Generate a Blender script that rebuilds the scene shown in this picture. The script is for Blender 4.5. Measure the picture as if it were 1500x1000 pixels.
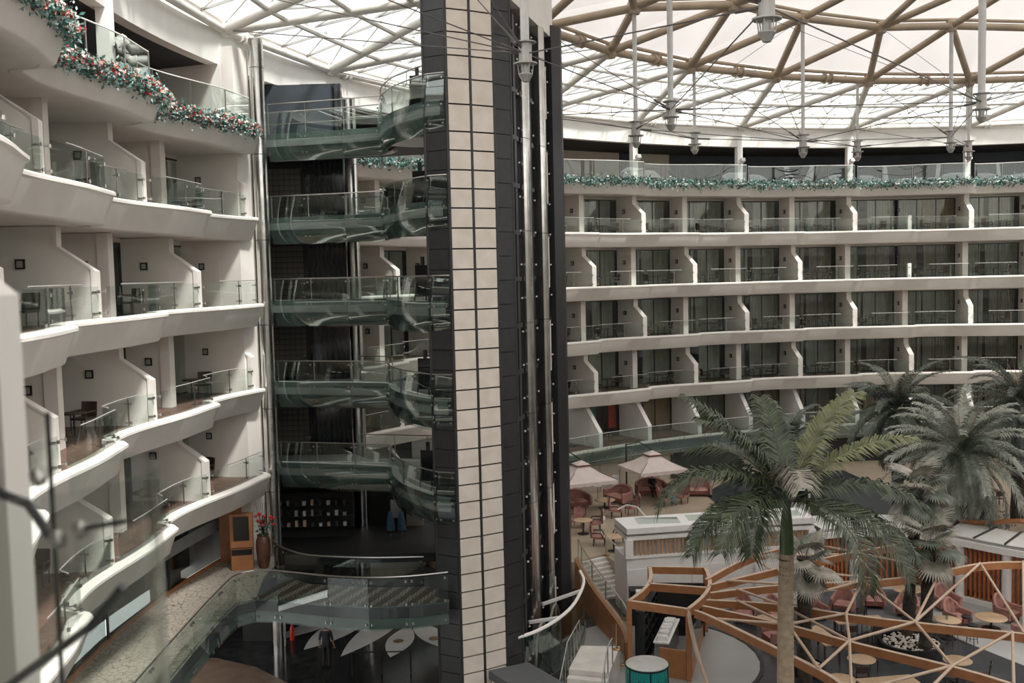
import bpy, math, random
from mathutils import Vector, Matrix
random.seed(11)
for o in list(bpy.data.objects): bpy.data.objects.remove(o)
SC = bpy.context.scene
COL = SC.collection
# ------------------------------------------------------------------ camera
PITCH, ROLL = math.radians(3.93), math.radians(1.32)
fw = Vector((0, math.cos(PITCH), -math.sin(PITCH))); rt = Vector((1, 0, 0)); upv = rt.cross(fw)
cr = rt * math.cos(ROLL) - upv * math.sin(ROLL); cu = rt * math.sin(ROLL) + upv * math.cos(ROLL)
cd = bpy.data.cameras.new('camera'); cam = bpy.data.objects.new('camera', cd); COL.objects.link(cam)
M = Matrix((cr, cu, -fw)).transposed().to_4x4(); M.translation = Vector((0, 0, 15)); cam.matrix_world = M
cd.lens = 35; cd.sensor_width = 36; cd.clip_end = 400; cd.clip_start = .05
cd.dof.use_dof = True; cd.dof.focus_distance = 42; cd.dof.aperture_fstop = 2.2
SC.camera = cam
# ------------------------------------------------------------------ light and exposure
w = bpy.data.worlds.new('world'); SC.world = w; w.use_nodes = True
bgn = w.node_tree.nodes['Background']; bgn.inputs[0].default_value = (1.0, .975, .955, 1); bgn.inputs[1].default_value = 1.75
sd = bpy.data.lights.new('sun', 'SUN'); sd.energy = 5.0; sd.angle = math.radians(9); sd.color = (1, .965, .92)
sun = bpy.data.objects.new('sun', sd); COL.objects.link(sun)
sun.rotation_euler = Vector((.42, -.5, 1.0)).to_track_quat('Z', 'Y').to_euler()
vs = SC.view_settings
vs.view_transform = 'Standard'; vs.look = 'None'; vs.gamma = 1; vs.exposure = 0.38; vs.use_curve_mapping = False
# ------------------------------------------------------------------ materials
MT = {}
def nodes_of(name):
    m = bpy.data.materials.new(name); m.use_nodes = True
    nt = m.node_tree
    for n in list(nt.nodes): nt.nodes.remove(n)
    out = nt.nodes.new('ShaderNodeOutputMaterial')
    return m, nt, out
def mat(name, col, rough=.6, metal=0., var=.08, scale=3., bump=0., col2=None, kind='noise', spec=.5, coat=0.):
    m, nt, out = nodes_of(name)
    p = nt.nodes.new('ShaderNodeBsdfPrincipled')
    nt.links.new(p.outputs[0], out.inputs[0])
    p.inputs['Roughness'].default_value = rough; p.inputs['Metallic'].default_value = metal
    p.inputs['Specular IOR Level'].default_value = spec
    if coat: p.inputs['Coat Weight'].default_value = coat
    tc = nt.nodes.new('ShaderNodeTexCoord')
    if kind == 'wave':
        t = nt.nodes.new('ShaderNodeTexWave'); t.inputs['Scale'].default_value = scale; t.inputs['Distortion'].default_value = 6; t.inputs['Detail'].default_value = 3
        fac = t.outputs['Fac']
    elif kind == 'vor':
        t = nt.nodes.new('ShaderNodeTexVoronoi'); t.feature = 'DISTANCE_TO_EDGE'; t.inputs['Scale'].default_value = scale
        fac = t.outputs['Distance']
    else:
        t = nt.nodes.new('ShaderNodeTexNoise'); t.inputs['Scale'].default_value = scale; t.inputs['Detail'].default_value = 5
        fac = t.outputs['Fac']
    nt.links.new(tc.outputs['Object'], t.inputs['Vector'])
    r = nt.nodes.new('ShaderNodeValToRGB'); nt.links.new(fac, r.inputs[0])
    a = [c * (1 - var) for c in col]; b = list(col2) if col2 else [min(1, c * (1 + var)) for c in col]
    lo, hi = (.3, .7) if kind == 'noise' else ((.0, .06) if kind == 'vor' else (.2, .8))
    r.color_ramp.elements[0].position = lo; r.color_ramp.elements[1].position = hi
    r.color_ramp.elements[0].color = (*a, 1); r.color_ramp.elements[1].color = (*b, 1)
    nt.links.new(r.outputs[0], p.inputs['Base Color'])
    if bump:
        bn = nt.nodes.new('ShaderNodeBump'); bn.inputs['Strength'].default_value = bump; bn.inputs['Distance'].default_value = .03
        nt.links.new(fac, bn.inputs['Height']); nt.links.new(bn.outputs[0], p.inputs['Normal'])
    MT[name] = m
    return m
def glass(name, tint, ior=1.45, rough=.01, haze=0., hazecol=(.8, .85, .83)):
    m, nt, out = nodes_of(name)
    tr = nt.nodes.new('ShaderNodeBsdfTransparent'); tr.inputs[0].default_value = (*tint, 1)
    gl = nt.nodes.new('ShaderNodeBsdfGlossy'); gl.inputs[1].default_value = rough; gl.inputs[0].default_value = (.95, 1, .98, 1)
    lw = nt.nodes.new('ShaderNodeLayerWeight'); lw.inputs[0].default_value = .5
    f0 = ((ior - 1) / (ior + 1)) ** 2
    pw = nt.nodes.new('ShaderNodeMath'); pw.operation = 'POWER'; pw.inputs[1].default_value = 5
    ma = nt.nodes.new('ShaderNodeMath'); ma.operation = 'MULTIPLY_ADD'; ma.inputs[1].default_value = .75; ma.inputs[2].default_value = f0
    nt.links.new(lw.outputs['Facing'], pw.inputs[0]); nt.links.new(pw.outputs[0], ma.inputs[0])
    mx = nt.nodes.new('ShaderNodeMixShader')
    nt.links.new(ma.outputs[0], mx.inputs[0]); nt.links.new(gl.outputs[0], mx.inputs[2])
    tint = [t ** .5 for t in tint]; tr.inputs[0].default_value = (*tint, 1)   # a pane has two faces
    if haze:
        df = nt.nodes.new('ShaderNodeBsdfDiffuse'); df.inputs[0].default_value = (*hazecol, 1)
        m2 = nt.nodes.new('ShaderNodeMixShader')
        tc = nt.nodes.new('ShaderNodeTexCoord'); nz = nt.nodes.new('ShaderNodeTexNoise'); nz.inputs['Scale'].default_value = 2
        nt.links.new(tc.outputs['Object'], nz.inputs['Vector'])
        mm = nt.nodes.new('ShaderNodeMath'); mm.operation = 'MULTIPLY'; mm.inputs[1].default_value = haze * 2
        nt.links.new(nz.outputs['Fac'], mm.inputs[0]); nt.links.new(mm.outputs[0], m2.inputs[0])
        nt.links.new(tr.outputs[0], m2.inputs[1]); nt.links.new(df.outputs[0], m2.inputs[2]); nt.links.new(m2.outputs[0], mx.inputs[1])
    else:
        nt.links.new(tr.outputs[0], mx.inputs[1])
    nt.links.new(mx.outputs[0], out.inputs[0])
    MT[name] = m
def membrane(name, col, trans=.35, clear=.1):
    m, nt, out = nodes_of(name)
    t = nt.nodes.new('ShaderNodeBsdfTranslucent'); d = nt.nodes.new('ShaderNodeBsdfDiffuse'); c = nt.nodes.new('ShaderNodeBsdfTransparent')
    tc = nt.nodes.new('ShaderNodeTexCoord'); nz = nt.nodes.new('ShaderNodeTexNoise'); nz.inputs['Scale'].default_value = .5
    r = nt.nodes.new('ShaderNodeValToRGB')
    r.color_ramp.elements[0].color = (*[x * .94 for x in col], 1); r.color_ramp.elements[1].color = (*col, 1)
    nt.links.new(tc.outputs['Object'], nz.inputs['Vector']); nt.links.new(nz.outputs['Fac'], r.inputs[0])
    nt.links.new(r.outputs[0], t.inputs[0]); nt.links.new(r.outputs[0], d.inputs[0])
    a = nt.nodes.new('ShaderNodeMixShader'); a.inputs[0].default_value = trans
    nt.links.new(d.outputs[0], a.inputs[1]); nt.links.new(t.outputs[0], a.inputs[2])
    b = nt.nodes.new('ShaderNodeMixShader'); b.inputs[0].default_value = clear
    nt.links.new(a.outputs[0], b.inputs[1]); nt.links.new(c.outputs[0], b.inputs[2]); nt.links.new(b.outputs[0], out.inputs[0])
    MT[name] = m
mat('plaster', (.78, .745, .695), .75, var=.035, scale=1.5)
mat('plaster_white', (.86, .84, .80), .6, var=.03, scale=1.5)
mat('beige_wall', (.46, .42, .34), .8, var=.06, scale=1)
mat('stone_panel', (.73, .65, .56), .45, var=.05, scale=2.2, col2=(.80, .735, .65), bump=.02)
mat('dark_panel', (.026, .027, .027), .45, var=.2, scale=4)
mat('black_metal', (.016, .017, .018), .4, var=.2)
mat('steel_dark', (.10, .10, .10), .35, .8, var=.2)
mat('chrome', (.66, .66, .64), .2, 1., var=.15, scale=1.6, bump=.5)
mat('steel', (.46, .45, .43), .32, 1., var=.06)
mat('rail_steel', (.42, .41, .39), .6, .3, var=.06)
mat('roof_tube', (.72, .69, .64), .45, var=.08, scale=1.2)
mat('roof_tan', (.42, .335, .245), .5, var=.16, scale=1.0)
mat('strut_grey', (.60, .60, .58), .4, var=.08)
mat('hub_metal', (.42, .41, .39), .4, .35, var=.15)
mat('cable', (.11, .10, .095), .5, var=.2)
mat('balcony_floor', (.16, .10, .075), .5, var=.3, scale=5)
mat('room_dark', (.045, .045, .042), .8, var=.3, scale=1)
mat('curtain', (.46, .47, .43), .9, var=.12, scale=2)
mat('curtain_pale', (.60, .60, .56), .9, var=.1, scale=2)
mat('curtain_tan', (.42, .32, .22), .9, var=.15, scale=2)
mat('curtain_dark', (.30, .28, .24), .9, var=.15, scale=2)
mat('navy_wall', (.030, .040, .050), .6, var=.2, scale=1)
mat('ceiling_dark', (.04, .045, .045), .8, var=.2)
mat('wicker', (.07, .05, .04), .6, var=.3, scale=30, bump=.2)
mat('wood_dark', (.06, .035, .025), .45, var=.3, scale=8, kind='wave')
mat('wood_orange', (.36, .15, .06), .42, var=.1, scale=3, col2=(.42, .185, .08))
mat('wood_pale', (.52, .38, .275), .5, var=.08, scale=3, col2=(.58, .44, .33))
mat('wood_top', (.50, .35, .21), .4, var=.1, scale=4, col2=(.56, .40, .26))
mat('slat_red', (.40, .12, .04), .45, var=.25, scale=4)
mat('slat_tan', (.40, .25, .15), .5, var=.2, scale=4)
mat('pink_fabric', (.36, .175, .145), .75, var=.16, scale=3, col2=(.45, .235, .20))
mat('pink_dark', (.20, .07, .055), .7, var=.2, scale=3)
mat('umbrella_cloth', (.62, .53, .50), .85, var=.06, scale=2)
mat('terrace_floor', (.42, .34, .255), .35, var=.1, scale=.8)
mat('granite_dark', (.018, .020, .022), .12, var=.5, scale=2.5, col2=(.05, .05, .05))
mat('cafe_floor', (.035, .042, .048), .25, var=.3, scale=.8, col2=(.062, .068, .074))
mat('grey_floor', (.33, .33, .32), .4, var=.08, scale=.8)
mat('petal_white', (.74, .73, .70), .3, var=.08, scale=1.2)
mat('lobby_tan', (.20, .14, .10), .4, var=.2, scale=2)
mat('mosaic', (.10, .08, .06), .4, var=.2, scale=4.5, kind='vor', col2=(.40, .36, .30))
mat('bridge_floor', (.09, .08, .065), .3, var=.3, scale=3, kind='wave', col2=(.30, .26, .20))
mat('bridge_fascia', (.10, .135, .122), .38, 0., var=.25, scale=.9, col2=(.16, .20, .185))
mat('marble_white', (.70, .67, .63), .35, var=.12, scale=1.5)
mat('teal', (.01, .27, .25), .35, var=.2, scale=4, kind='wave', col2=(.02, .33, .31))
mat('drum_top', (.50, .50, .48), .6, var=.1, scale=3)
mat('asphalt', (.09, .095, .10), .7, var=.1, scale=8)
mat('brass', (.55, .38, .2), .25, 1., var=.1)
mat('tile_dark', (.10, .09, .075), .35, var=.25, scale=2)
mat('marble_black', (.012, .016, .018), .1, var=.3, scale=1.5, kind='wave', col2=(.03, .035, .035))
mat('frosted', (.23, .24, .24), .6, var=.1)
mat('screen', (.008, .008, .009), .12, var=.1)
mat('white_paint', (.80, .79, .77), .45, var=.03)
mat('black_plain', (.012, .012, .012), .5, var=.2)
mat('red_paint', (.55, .03, .02), .4, var=.2)
mat('flower_red', (.55, .05, .05), .6, var=.3, scale=20)
mat('flower_pink', (.72, .36, .28), .6, var=.25, scale=20)
mat('flower_white', (.74, .72, .68), .6, var=.15, scale=20)
mat('leaf_teal', (.05, .14, .12), .55, var=.4, scale=15, col2=(.10, .24, .20))
mat('leaf_frost', (.34, .46, .43), .6, var=.25, scale=15)
mat('palm_green', (.028, .044, .022), .4, var=.35, scale=2.5, col2=(.08, .102, .056))
mat('palm_lime', (.13, .15, .055), .42, var=.3, scale=2.5, col2=(.22, .235, .11))
mat('palm_silver', (.24, .265, .22), .45, var=.35, scale=2.5, col2=(.44, .46, .395))
mat('palm_deep', (.075, .095, .075), .45, var=.35, scale=2.5, col2=(.17, .195, .155))
mat('fan_green', (.28, .27, .22), .5, var=.35, scale=2.5, col2=(.47, .44, .37))
mat('crownshaft', (.06, .10, .035), .35, var=.2, scale=2)
mat('bark_royal', (.40, .31, .215), .8, var=.2, scale=6, bump=.2)
mat('bark_dark', (.05, .04, .03), .9, var=.4, scale=9, bump=.5)
mat('pebbles', (.50, .46, .38), .7, var=.4, scale=22, kind='vor', col2=(.62, .58, .5))
mat('skin', (.35, .20, .14), .55, var=.06)
mat('hair', (.012, .01, .009), .5, var=.2)
mat('shirt_dark', (.02, .022, .028), .8, var=.2)
mat('shirt_print', (.10, .12, .17), .8, var=.7, scale=22, col2=(.55, .5, .5))
mat('jeans', (.10, .20, .28), .8, var=.25, scale=6)
mat('trousers', (.010, .010, .012), .8, var=.2)
mat('vase_brown', (.13, .06, .04), .3, var=.3, scale=4)
mat('art_teal', (.03, .20, .24), .6, var=.6, scale=2, col2=(.2, .45, .45))
mat('art_red', (.62, .05, .03), .5, var=.3, scale=2)
mat('lamp_warm', (.8, .6, .3), .5, var=.1)
mat('chair_cream', (.60, .55, .48), .6, var=.1)
glass('glass_rail', (.86, .91, .885), 1.45)
glass('glass_edge', (.55, .75, .70), 1.5)
glass('glass_bridge', (.76, .84, .81), 1.85)
glass('glass_window', (.80, .84, .81), 1.6, .02)
glass('glass_roof', (.93, .95, .95), 1.3)
glass('glass_dark', (.30, .33, .33), 1.6, .02)
glass('glass_near', (.84, .87, .85), 1.5)
membrane('membrane', (.66, .64, .625), .36, .03)
# ------------------------------------------------------------------ helpers
def tag(o, label=None, cat=None, group=None, kind=None):
    if label: o['label'] = label
    if cat: o['category'] = cat
    if group: o['group'] = group
    if kind: o['kind'] = kind
    return o
def empty(name, loc=(0, 0, 0), rotz=0., parent=None):
    o = bpy.data.objects.new(name, None); COL.objects.link(o); o.empty_display_size = .2
    o.location = loc; o.rotation_euler = (0, 0, rotz); o.parent = parent
    return o
def thing(name, label, cat, loc=(0, 0, 0), rotz=0., group=None):
    return tag(empty(name, loc, rotz), label, cat, group)
def world_of(p):
    m = Matrix.Identity(4)
    while p is not None:
        m = Matrix.Translation(p.location) @ p.rotation_euler.to_matrix().to_4x4() @ m
        p = p.parent
    return m
class MB:
    def __init__(s): s.v = []; s.f = []
    def pts(s, L):
        n = len(s.v); s.v += [tuple(p) for p in L]; return n
    def poly(s, L):
        n = s.pts(L); s.f.append(tuple(range(n, n + len(L)))); return s
    def box(s, x0, x1, y0, y1, z0, z1, R=None):
        P = [(x, y, z) for z in (z0, z1) for y in (y0, y1) for x in (x0, x1)]
        if R is not None: P = [R @ Vector(p) for p in P]
        n = s.pts(P)
        for q in ((0, 2, 3, 1), (4, 5, 7, 6), (0, 1, 5, 4), (2, 6, 7, 3), (0, 4, 6, 2), (1, 3, 7, 5)): s.f.append(tuple(n + i for i in q))
        return s
    def bar(s, p, q, w, h, up=(0, 0, 1)):
        p, q = Vector(p), Vector(q); d = (q - p).normalized(); u = Vector(up)
        sd_ = d.cross(u)
        if sd_.length < 1e-5: sd_ = Vector((1, 0, 0))
        sd_.normalize(); u = sd_.cross(d)
        R = [c + sd_ * a * w / 2 + u * b * h / 2 for c in (p, q) for a, b in ((-1, -1), (1, -1), (1, 1), (-1, 1))]
        n = s.pts(R)
        for qd in ((0, 1, 2, 3), (7, 6, 5, 4), (0, 4, 5, 1), (1, 5, 6, 2), (2, 6, 7, 3), (3, 7, 4, 0)): s.f.append(tuple(n + i for i in qd))
        return s
    def path(s, P, r, n=6, r2=None, cap=True):
        P = [Vector(p) for p in P]; m = len(P); rings = []
        last = None
        for i, p in enumerate(P):
            d = (P[min(i + 1, m - 1)] - P[max(i - 1, 0)]).normalized()
            if last is None:
                a = d.cross(Vector((0, 0, 1)))
                if a.length < 1e-3: a = Vector((1, 0, 0))
            else: a = last - d * last.dot(d)
            a.normalize(); last = a; b = d.cross(a)
            rr = r if not isinstance(r, (list, tuple)) else r[i]
            if r2 is not None: rr = r + (r2 - r) * i / (m - 1)
            rings.append(s.pts([p + (a * math.cos(t) + b * math.sin(t)) * rr for t in [2 * math.pi * k / n for k in range(n)]]))
        for i in range(m - 1):
            for k in range(n): s.f.append((rings[i] + k, rings[i] + (k + 1) % n, rings[i + 1] + (k + 1) % n, rings[i + 1] + k))
        if cap:
            s.f.append(tuple(rings[0] + k for k in reversed(range(n)))); s.f.append(tuple(rings[-1] + k for k in range(n)))
        return s
    def tube(s, p, q, r, n=8, r2=None): return s.path([p, q], r, n, r2)
    def lathe(s, prof, c=(0, 0, 0), n=16, cap=True, R=None):
        rings = []
        for r, z in prof:
            L = [Vector((r * math.cos(2 * math.pi * k / n), r * math.sin(2 * math.pi * k / n), z)) for k in range(n)]
            if R is not None: L = [R @ p for p in L]
            rings.append(s.pts([p + Vector(c) for p in L]))
        for i in range(len(prof) - 1):
            for k in range(n): s.f.append((rings[i] + k, rings[i] + (k + 1) % n, rings[i + 1] + (k + 1) % n, rings[i + 1] + k))
        if cap:
            s.f.append(tuple(rings[0] + k for k in reversed(range(n)))); s.f.append(tuple(rings[-1] + k for k in range(n)))
        return s
    def grid(s, rows, closed=False):
        st = [s.pts(r) for r in rows]; n = len(rows[0])
        for i in range(len(rows) - 1):
            for k in range(n if closed else n - 1): s.f.append((st[i] + k, st[i] + (k + 1) % n, st[i + 1] + (k + 1) % n, st[i + 1] + k))
        return s
    def ext(s, L, off):
        """closed polygon L extruded by off"""
        L = [Vector(p) for p in L]; off = Vector(off); n = len(L)
        a = s.pts(L); b = s.pts([p + off for p in L])
        s.f.append(tuple(a + k for k in reversed(range(n)))); s.f.append(tuple(b + k for k in range(n)))
        for k in range(n): s.f.append((a + k, a + (k + 1) % n, b + (k + 1) % n, b + k))
        return s
    def shell(s, rows, t):
        """solid sheet from a grid of points with thickness t along its normals"""
        rows = [[Vector(p) for p in r] for r in rows]; m, n = len(rows), len(rows[0]); off = []
        for i in range(m):
            o = []
            for k in range(n):
                du = rows[i][min(k + 1, n - 1)] - rows[i][max(k - 1, 0)]; dv = rows[min(i + 1, m - 1)][k] - rows[max(i - 1, 0)][k]
                nn = du.cross(dv)
                nn = nn.normalized() if nn.length > 1e-9 else Vector((0, 0, 1))
                o.append(rows[i][k] + nn * t)
            off.append(o)
        a = [s.pts(r) for r in rows]; b = [s.pts(r) for r in off]
        for i in range(m - 1):
            for k in range(n - 1):
                s.f.append((a[i] + k, a[i + 1] + k, a[i + 1] + k + 1, a[i] + k + 1)); s.f.append((b[i] + k, b[i] + k + 1, b[i + 1] + k + 1, b[i + 1] + k))
        for i in range(m - 1):
            s.f.append((a[i], b[i], b[i + 1], a[i + 1])); s.f.append((a[i] + n - 1, a[i + 1] + n - 1, b[i + 1] + n - 1, b[i] + n - 1))
        for k in range(n - 1):
            s.f.append((a[0] + k, a[0] + k + 1, b[0] + k + 1, b[0] + k)); s.f.append((a[-1] + k, b[-1] + k, b[-1] + k + 1, a[-1] + k + 1))
        return s
    def mesh(s, name, m, smooth=False):
        me = bpy.data.meshes.new(name); me.from_pydata(s.v, [], s.f); me.update()
        if m: me.materials.append(MT[m] if isinstance(m, str) else m)
        if smooth:
            me.polygons.foreach_set('use_smooth', [True] * len(me.polygons))
            try: me.set_sharp_from_angle(angle=math.radians(40))
            except Exception: pass
        return me
    def build(s, name, m, parent=None, smooth=False, local=False):
        """link as one mesh object; verts are world coordinates unless local"""
        if parent is not None and not local:
            W = world_of(parent).inverted(); s.v = [tuple(W @ Vector(p)) for p in s.v]
        o = bpy.data.objects.new(name, s.mesh(name, m, smooth)); COL.objects.link(o); o.parent = parent
        return o
    def solo(s, name, m, label, cat, group=None, smooth=False, base=None):
        """one-mesh thing: origin moved to its base"""
        xs = [p[0] for p in s.v]; ys = [p[1] for p in s.v]; zs = [p[2] for p in s.v]
        c = Vector(base) if base else Vector(((min(xs) + max(xs)) / 2, (min(ys) + max(ys)) / 2, min(zs)))
        s.v = [tuple(Vector(p) - c) for p in s.v]
        o = bpy.data.objects.new(name, s.mesh(name, m, smooth)); COL.objects.link(o); o.location = c
        return tag(o, label, cat, group)
def inst(me, name, loc, rotz=0., parent=None, scale=None):
    o = bpy.data.objects.new(name, me); COL.objects.link(o); o.location = loc; o.rotation_euler = (0, 0, rotz); o.parent = parent
    if scale: o.scale = scale
    return o
KIDS = {}
def copy_tree(o, parent=None):
    c = o.copy(); COL.objects.link(c); c.parent = parent
    if o.name not in KIDS: KIDS[o.name] = [x for x in bpy.data.objects if x.parent == o]
    for ch in KIDS[o.name]: copy_tree(ch, c)
    return c
def place(proto, loc, rotz, label, group=None, used=set()):
    """first call uses the prototype itself, later calls copies"""
    if proto.name in used: o = copy_tree(proto)
    else: used.add(proto.name); o = proto; KIDS.setdefault(o.name, [x for x in bpy.data.objects if x.parent == o])
    o.location = loc; o.rotation_euler = (0, 0, rotz); o['label'] = label
    if group: o['group'] = group
    return o
CX, CY = 28.6, 29.7
def pol(th, r, z):
    t = math.radians(th); return Vector((CX + r * math.cos(t), CY + r * math.sin(t), z))
STEP = 5.87
def TH(k): return 96.9 + STEP * k
ORD = ['zeroth', 'first', 'second', 'third', 'fourth', 'fifth', 'sixth', 'seventh', 'eighth', 'ninth', 'tenth', 'eleventh', 'twelfth']
def sst(a, b, x):
    t = max(0, min(1, (x - a) / (b - a))); return t * t * (3 - 2 * t)
# ================================================================== facade of the round atrium
ROWS = [17.2, 13.9, 10.6, 7.3]; TOPF = 20.5; MEZ = 4.0; RWIN = 42.35
def bump(u): return sst(.12, .72, u) * (1 - sst(.93, 1, u))
def edge(i, kf):
    u = ((1 - i - .12 - kf) / 2) % 1
    return 39.6 - .6 * bump(u)
def edge_top(kf):
    u = ((-.12 - kf) / 2) % 1
    return 39.75 - .9 * bump(u)
def frange(a, b, n): return [a + (b - a) * j / n for j in range(n + 1)]
wall_left = tag(empty('wall_left', pol(176, 41, 0)), kind='structure')
wall_right = tag(empty('wall_right', pol(105, 41, 0)), kind='structure')
def slab(par, efn, F, k0, k1, m='plaster', top=.16, low=.72):
    """ring slab with a leaning fascia and a lip, its edge waving in and out"""
    rows = []
    for kf in frange(k0, k1, int((k1 - k0) * 14)):
        e = efn(kf); t = TH(kf)
        rows.append([pol(t, e + .32, F + .02), pol(t, e + .30, F + top), pol(t, e + .04, F + top), pol(t, e - .02, F + top - .05), pol(t, e - .02, F + top - .12), pol(t, e + .05, F + top - .16),
                     pol(t, e + .30, F - low + .04), pol(t, e + .36, F - low), pol(t, e + .62, F - low - .01), pol(t, e + .66, F - low + .03), pol(t, RWIN + .15, F - low + .03), pol(t, RWIN + .15, F - .02), pol(t, e + .32, F - .02)])
    b = MB(); b.grid(rows, closed=True)
    b.poly(rows[0]); b.poly(list(reversed(rows[-1])))
    b.build('balcony_slab', m, par, smooth=True)
    rows = [[pol(TH(kf), efn(kf) + .33, F + .015), pol(TH(kf), RWIN, F + .015)] for kf in frange(k0, k1, int((k1 - k0) * 8))]
    MB().grid(rows).build('balcony_floor', 'balcony_floor', par)
RANGES = [(wall_left, 11.95, 18.), (wall_right, -6.1, 10.6)]
for par, k0, k1 in RANGES:
    for i, F in enumerate(ROWS): slab(par, lambda kf, i=i: edge(i, kf), F, k0, k1)
    slab(par, edge_top, TOPF, k0, k1, top=.08, low=.75)
# shared meshes in bay coordinates: x = radius - 41, y = along the wall (towards larger angle), z above the balcony floor
H = 2.58
def party(front, slant):
    b = MB(); t = .13
    if slant: L = [(RWIN - 41, -t, 0), (front - 41, -t, 0), (front - 41, -t, 1.38), (front - 41 + .95, -t, 2.08), (front - 41 + .95, -t, H), (RWIN - 41, -t, H)]
    else: L = [(RWIN - 41, -t, 0), (front - 41, -t, 0), (front - 41, -t, H), (RWIN - 41, -t, H)]
    b.ext(L, (0, 2 * t, 0))
    if slant:   # thicker nib along the sloping front edge
        t = .17; f = front - 41
        b.ext([(f - .02, -t, 0), (f + .12, -t, 0), (f + .12, -t, 1.43), (f + 1.05, -t, 2.12), (f + 1.05, -t, H), (f + .93, -t, H), (f + .93, -t, 2.06), (f - .02, -t, 1.4)][::-1], (0, 2 * t, 0))
    else: b.box(front - 41 - .03, front - 41 + .32, -.19, .19, 0, H)
    return b
m_fin = party(39.62, True).mesh('fin_wall', 'plaster'); m_col = party(40.75, False).mesh('column_wall', 'plaster')
HALF = math.radians(STEP / 2)
def bay_pt(a, r, z): return (r * math.cos(a) - 41, r * math.sin(a), z)
def mesh_arc(r, z0, z1, a0, a1, t, n=4):
    b = MB(); b.shell([[bay_pt(a0 + (a1 - a0) * j / n, r, z) for j in range(n + 1)] for z in (z0, z1)], t); return b
# window of a bay: frame and three panes
m_wframe = MB()
for a in (-HALF * .93, -HALF * .31, HALF * .31, HALF * .93): m_wframe.bar(bay_pt(a, RWIN + .02, 0), bay_pt(a, RWIN + .02, 2.42), .06, .06)
for z in (.04, 2.42): m_wframe.bar(bay_pt(-HALF * .95, RWIN + .02, z), bay_pt(HALF * .95, RWIN + .02, z), .06, .06)
m_wframe = m_wframe.mesh('window_frame', 'steel_dark')
m_head = MB().box(RWIN - 41 - .05, RWIN - 41 + .2, -2.2, 2.2, 2.42, 2.62).mesh('window_head', 'plaster')
m_panes = [mesh_arc(RWIN + .02, .07, 2.39, HALF * a0, HALF * a1, .02, 1).mesh('pane', 'glass_window') for a0, a1 in ((-.92, -.33), (-.30, .30), (.33, .92))]
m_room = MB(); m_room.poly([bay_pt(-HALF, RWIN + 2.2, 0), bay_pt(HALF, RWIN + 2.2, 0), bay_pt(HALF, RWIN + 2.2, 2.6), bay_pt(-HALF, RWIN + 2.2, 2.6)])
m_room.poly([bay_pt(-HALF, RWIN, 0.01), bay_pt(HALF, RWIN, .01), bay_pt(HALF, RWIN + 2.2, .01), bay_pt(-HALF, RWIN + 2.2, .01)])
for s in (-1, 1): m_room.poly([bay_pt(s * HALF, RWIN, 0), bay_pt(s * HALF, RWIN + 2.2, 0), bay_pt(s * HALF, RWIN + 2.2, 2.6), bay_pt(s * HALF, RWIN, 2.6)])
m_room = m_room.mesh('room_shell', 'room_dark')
def curtain_mesh(w, mt, seed):
    rnd = random.Random(seed); b = MB(); n = int(w / .055); rows = []
    for z in (.03, 1.2, 2.4):
        rows.append([(RWIN + .28 - 41 + .05 * math.sin(j * 1.9 + .3 * rnd.random()) + .02 * rnd.random(), w * (j / n - .5), z) for j in range(n + 1)])
    b.shell(rows, .01); return b.mesh('curtain', mt, True)
CURT = {c: [curtain_mesh(wd, c, q) for q, wd in enumerate((1.2, 1.7, 2.2))] for c in ('curtain', 'curtain_pale', 'curtain_tan', 'curtain_dark')}
m_lamp = MB().box(-.12, .12, 0, .05, -.13, .13).mesh('plate', 'black_plain'); m_lamp2 = MB().box(-.075, .075, .05, .07, -.085, .085).mesh('face', 'hub_metal')
# railing prototypes for the two kinds of bay
def make_rail(par):
    root = empty('balcony_railing'); tag(root, 'x', 'railing')
    def rr(f):      # f 0..1 across the bay
        kf = f + par; return edge(0, kf) + .24
    ga, gb = .045, .955
    if par == 0: gb = .965
    cuts = [ga, ga + (gb - ga) * .36, gb]
    for a, c in zip(cuts[:-1], cuts[1:]):
        F_ = frange(a + .004, c - .004, 6)
        b = MB().shell([[bay_pt(math.radians((f - .5) * STEP), rr(f), z) for f in F_] for z in (.06, 1.0)], .015)
        b.build('glass_panel', 'glass_rail', root, True, True)
    F_ = frange(ga + .02, gb - .22, 9) if par else frange(ga + .2, gb - .02, 9)
    MB().path([bay_pt(math.radians((f - .5) * STEP), rr(f) + .02, 1.05) for f in F_], .018, 6).build('handrail', 'rail_steel', root, True, True)
    for c in cuts:
        b = MB()
        for z in (.3, .86):
            p = Vector(bay_pt(math.radians((c - .5) * STEP), rr(c), z)); b.lathe([(.035, -.04), (.035, .04)], p, 8); b.tube(p, p + Vector((.18, 0, 0)), .016, 5)
        b.build('clamp', 'steel', root, True, True)
    p = bay_pt(math.radians((cuts[1] - .5) * STEP), rr(cuts[1]) + .06, 0)
    MB().tube(p, (p[0], p[1], 1.05), .02, 6).build('post', 'steel', root, True, True)
    return root
RAIL = [None, None]
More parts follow.
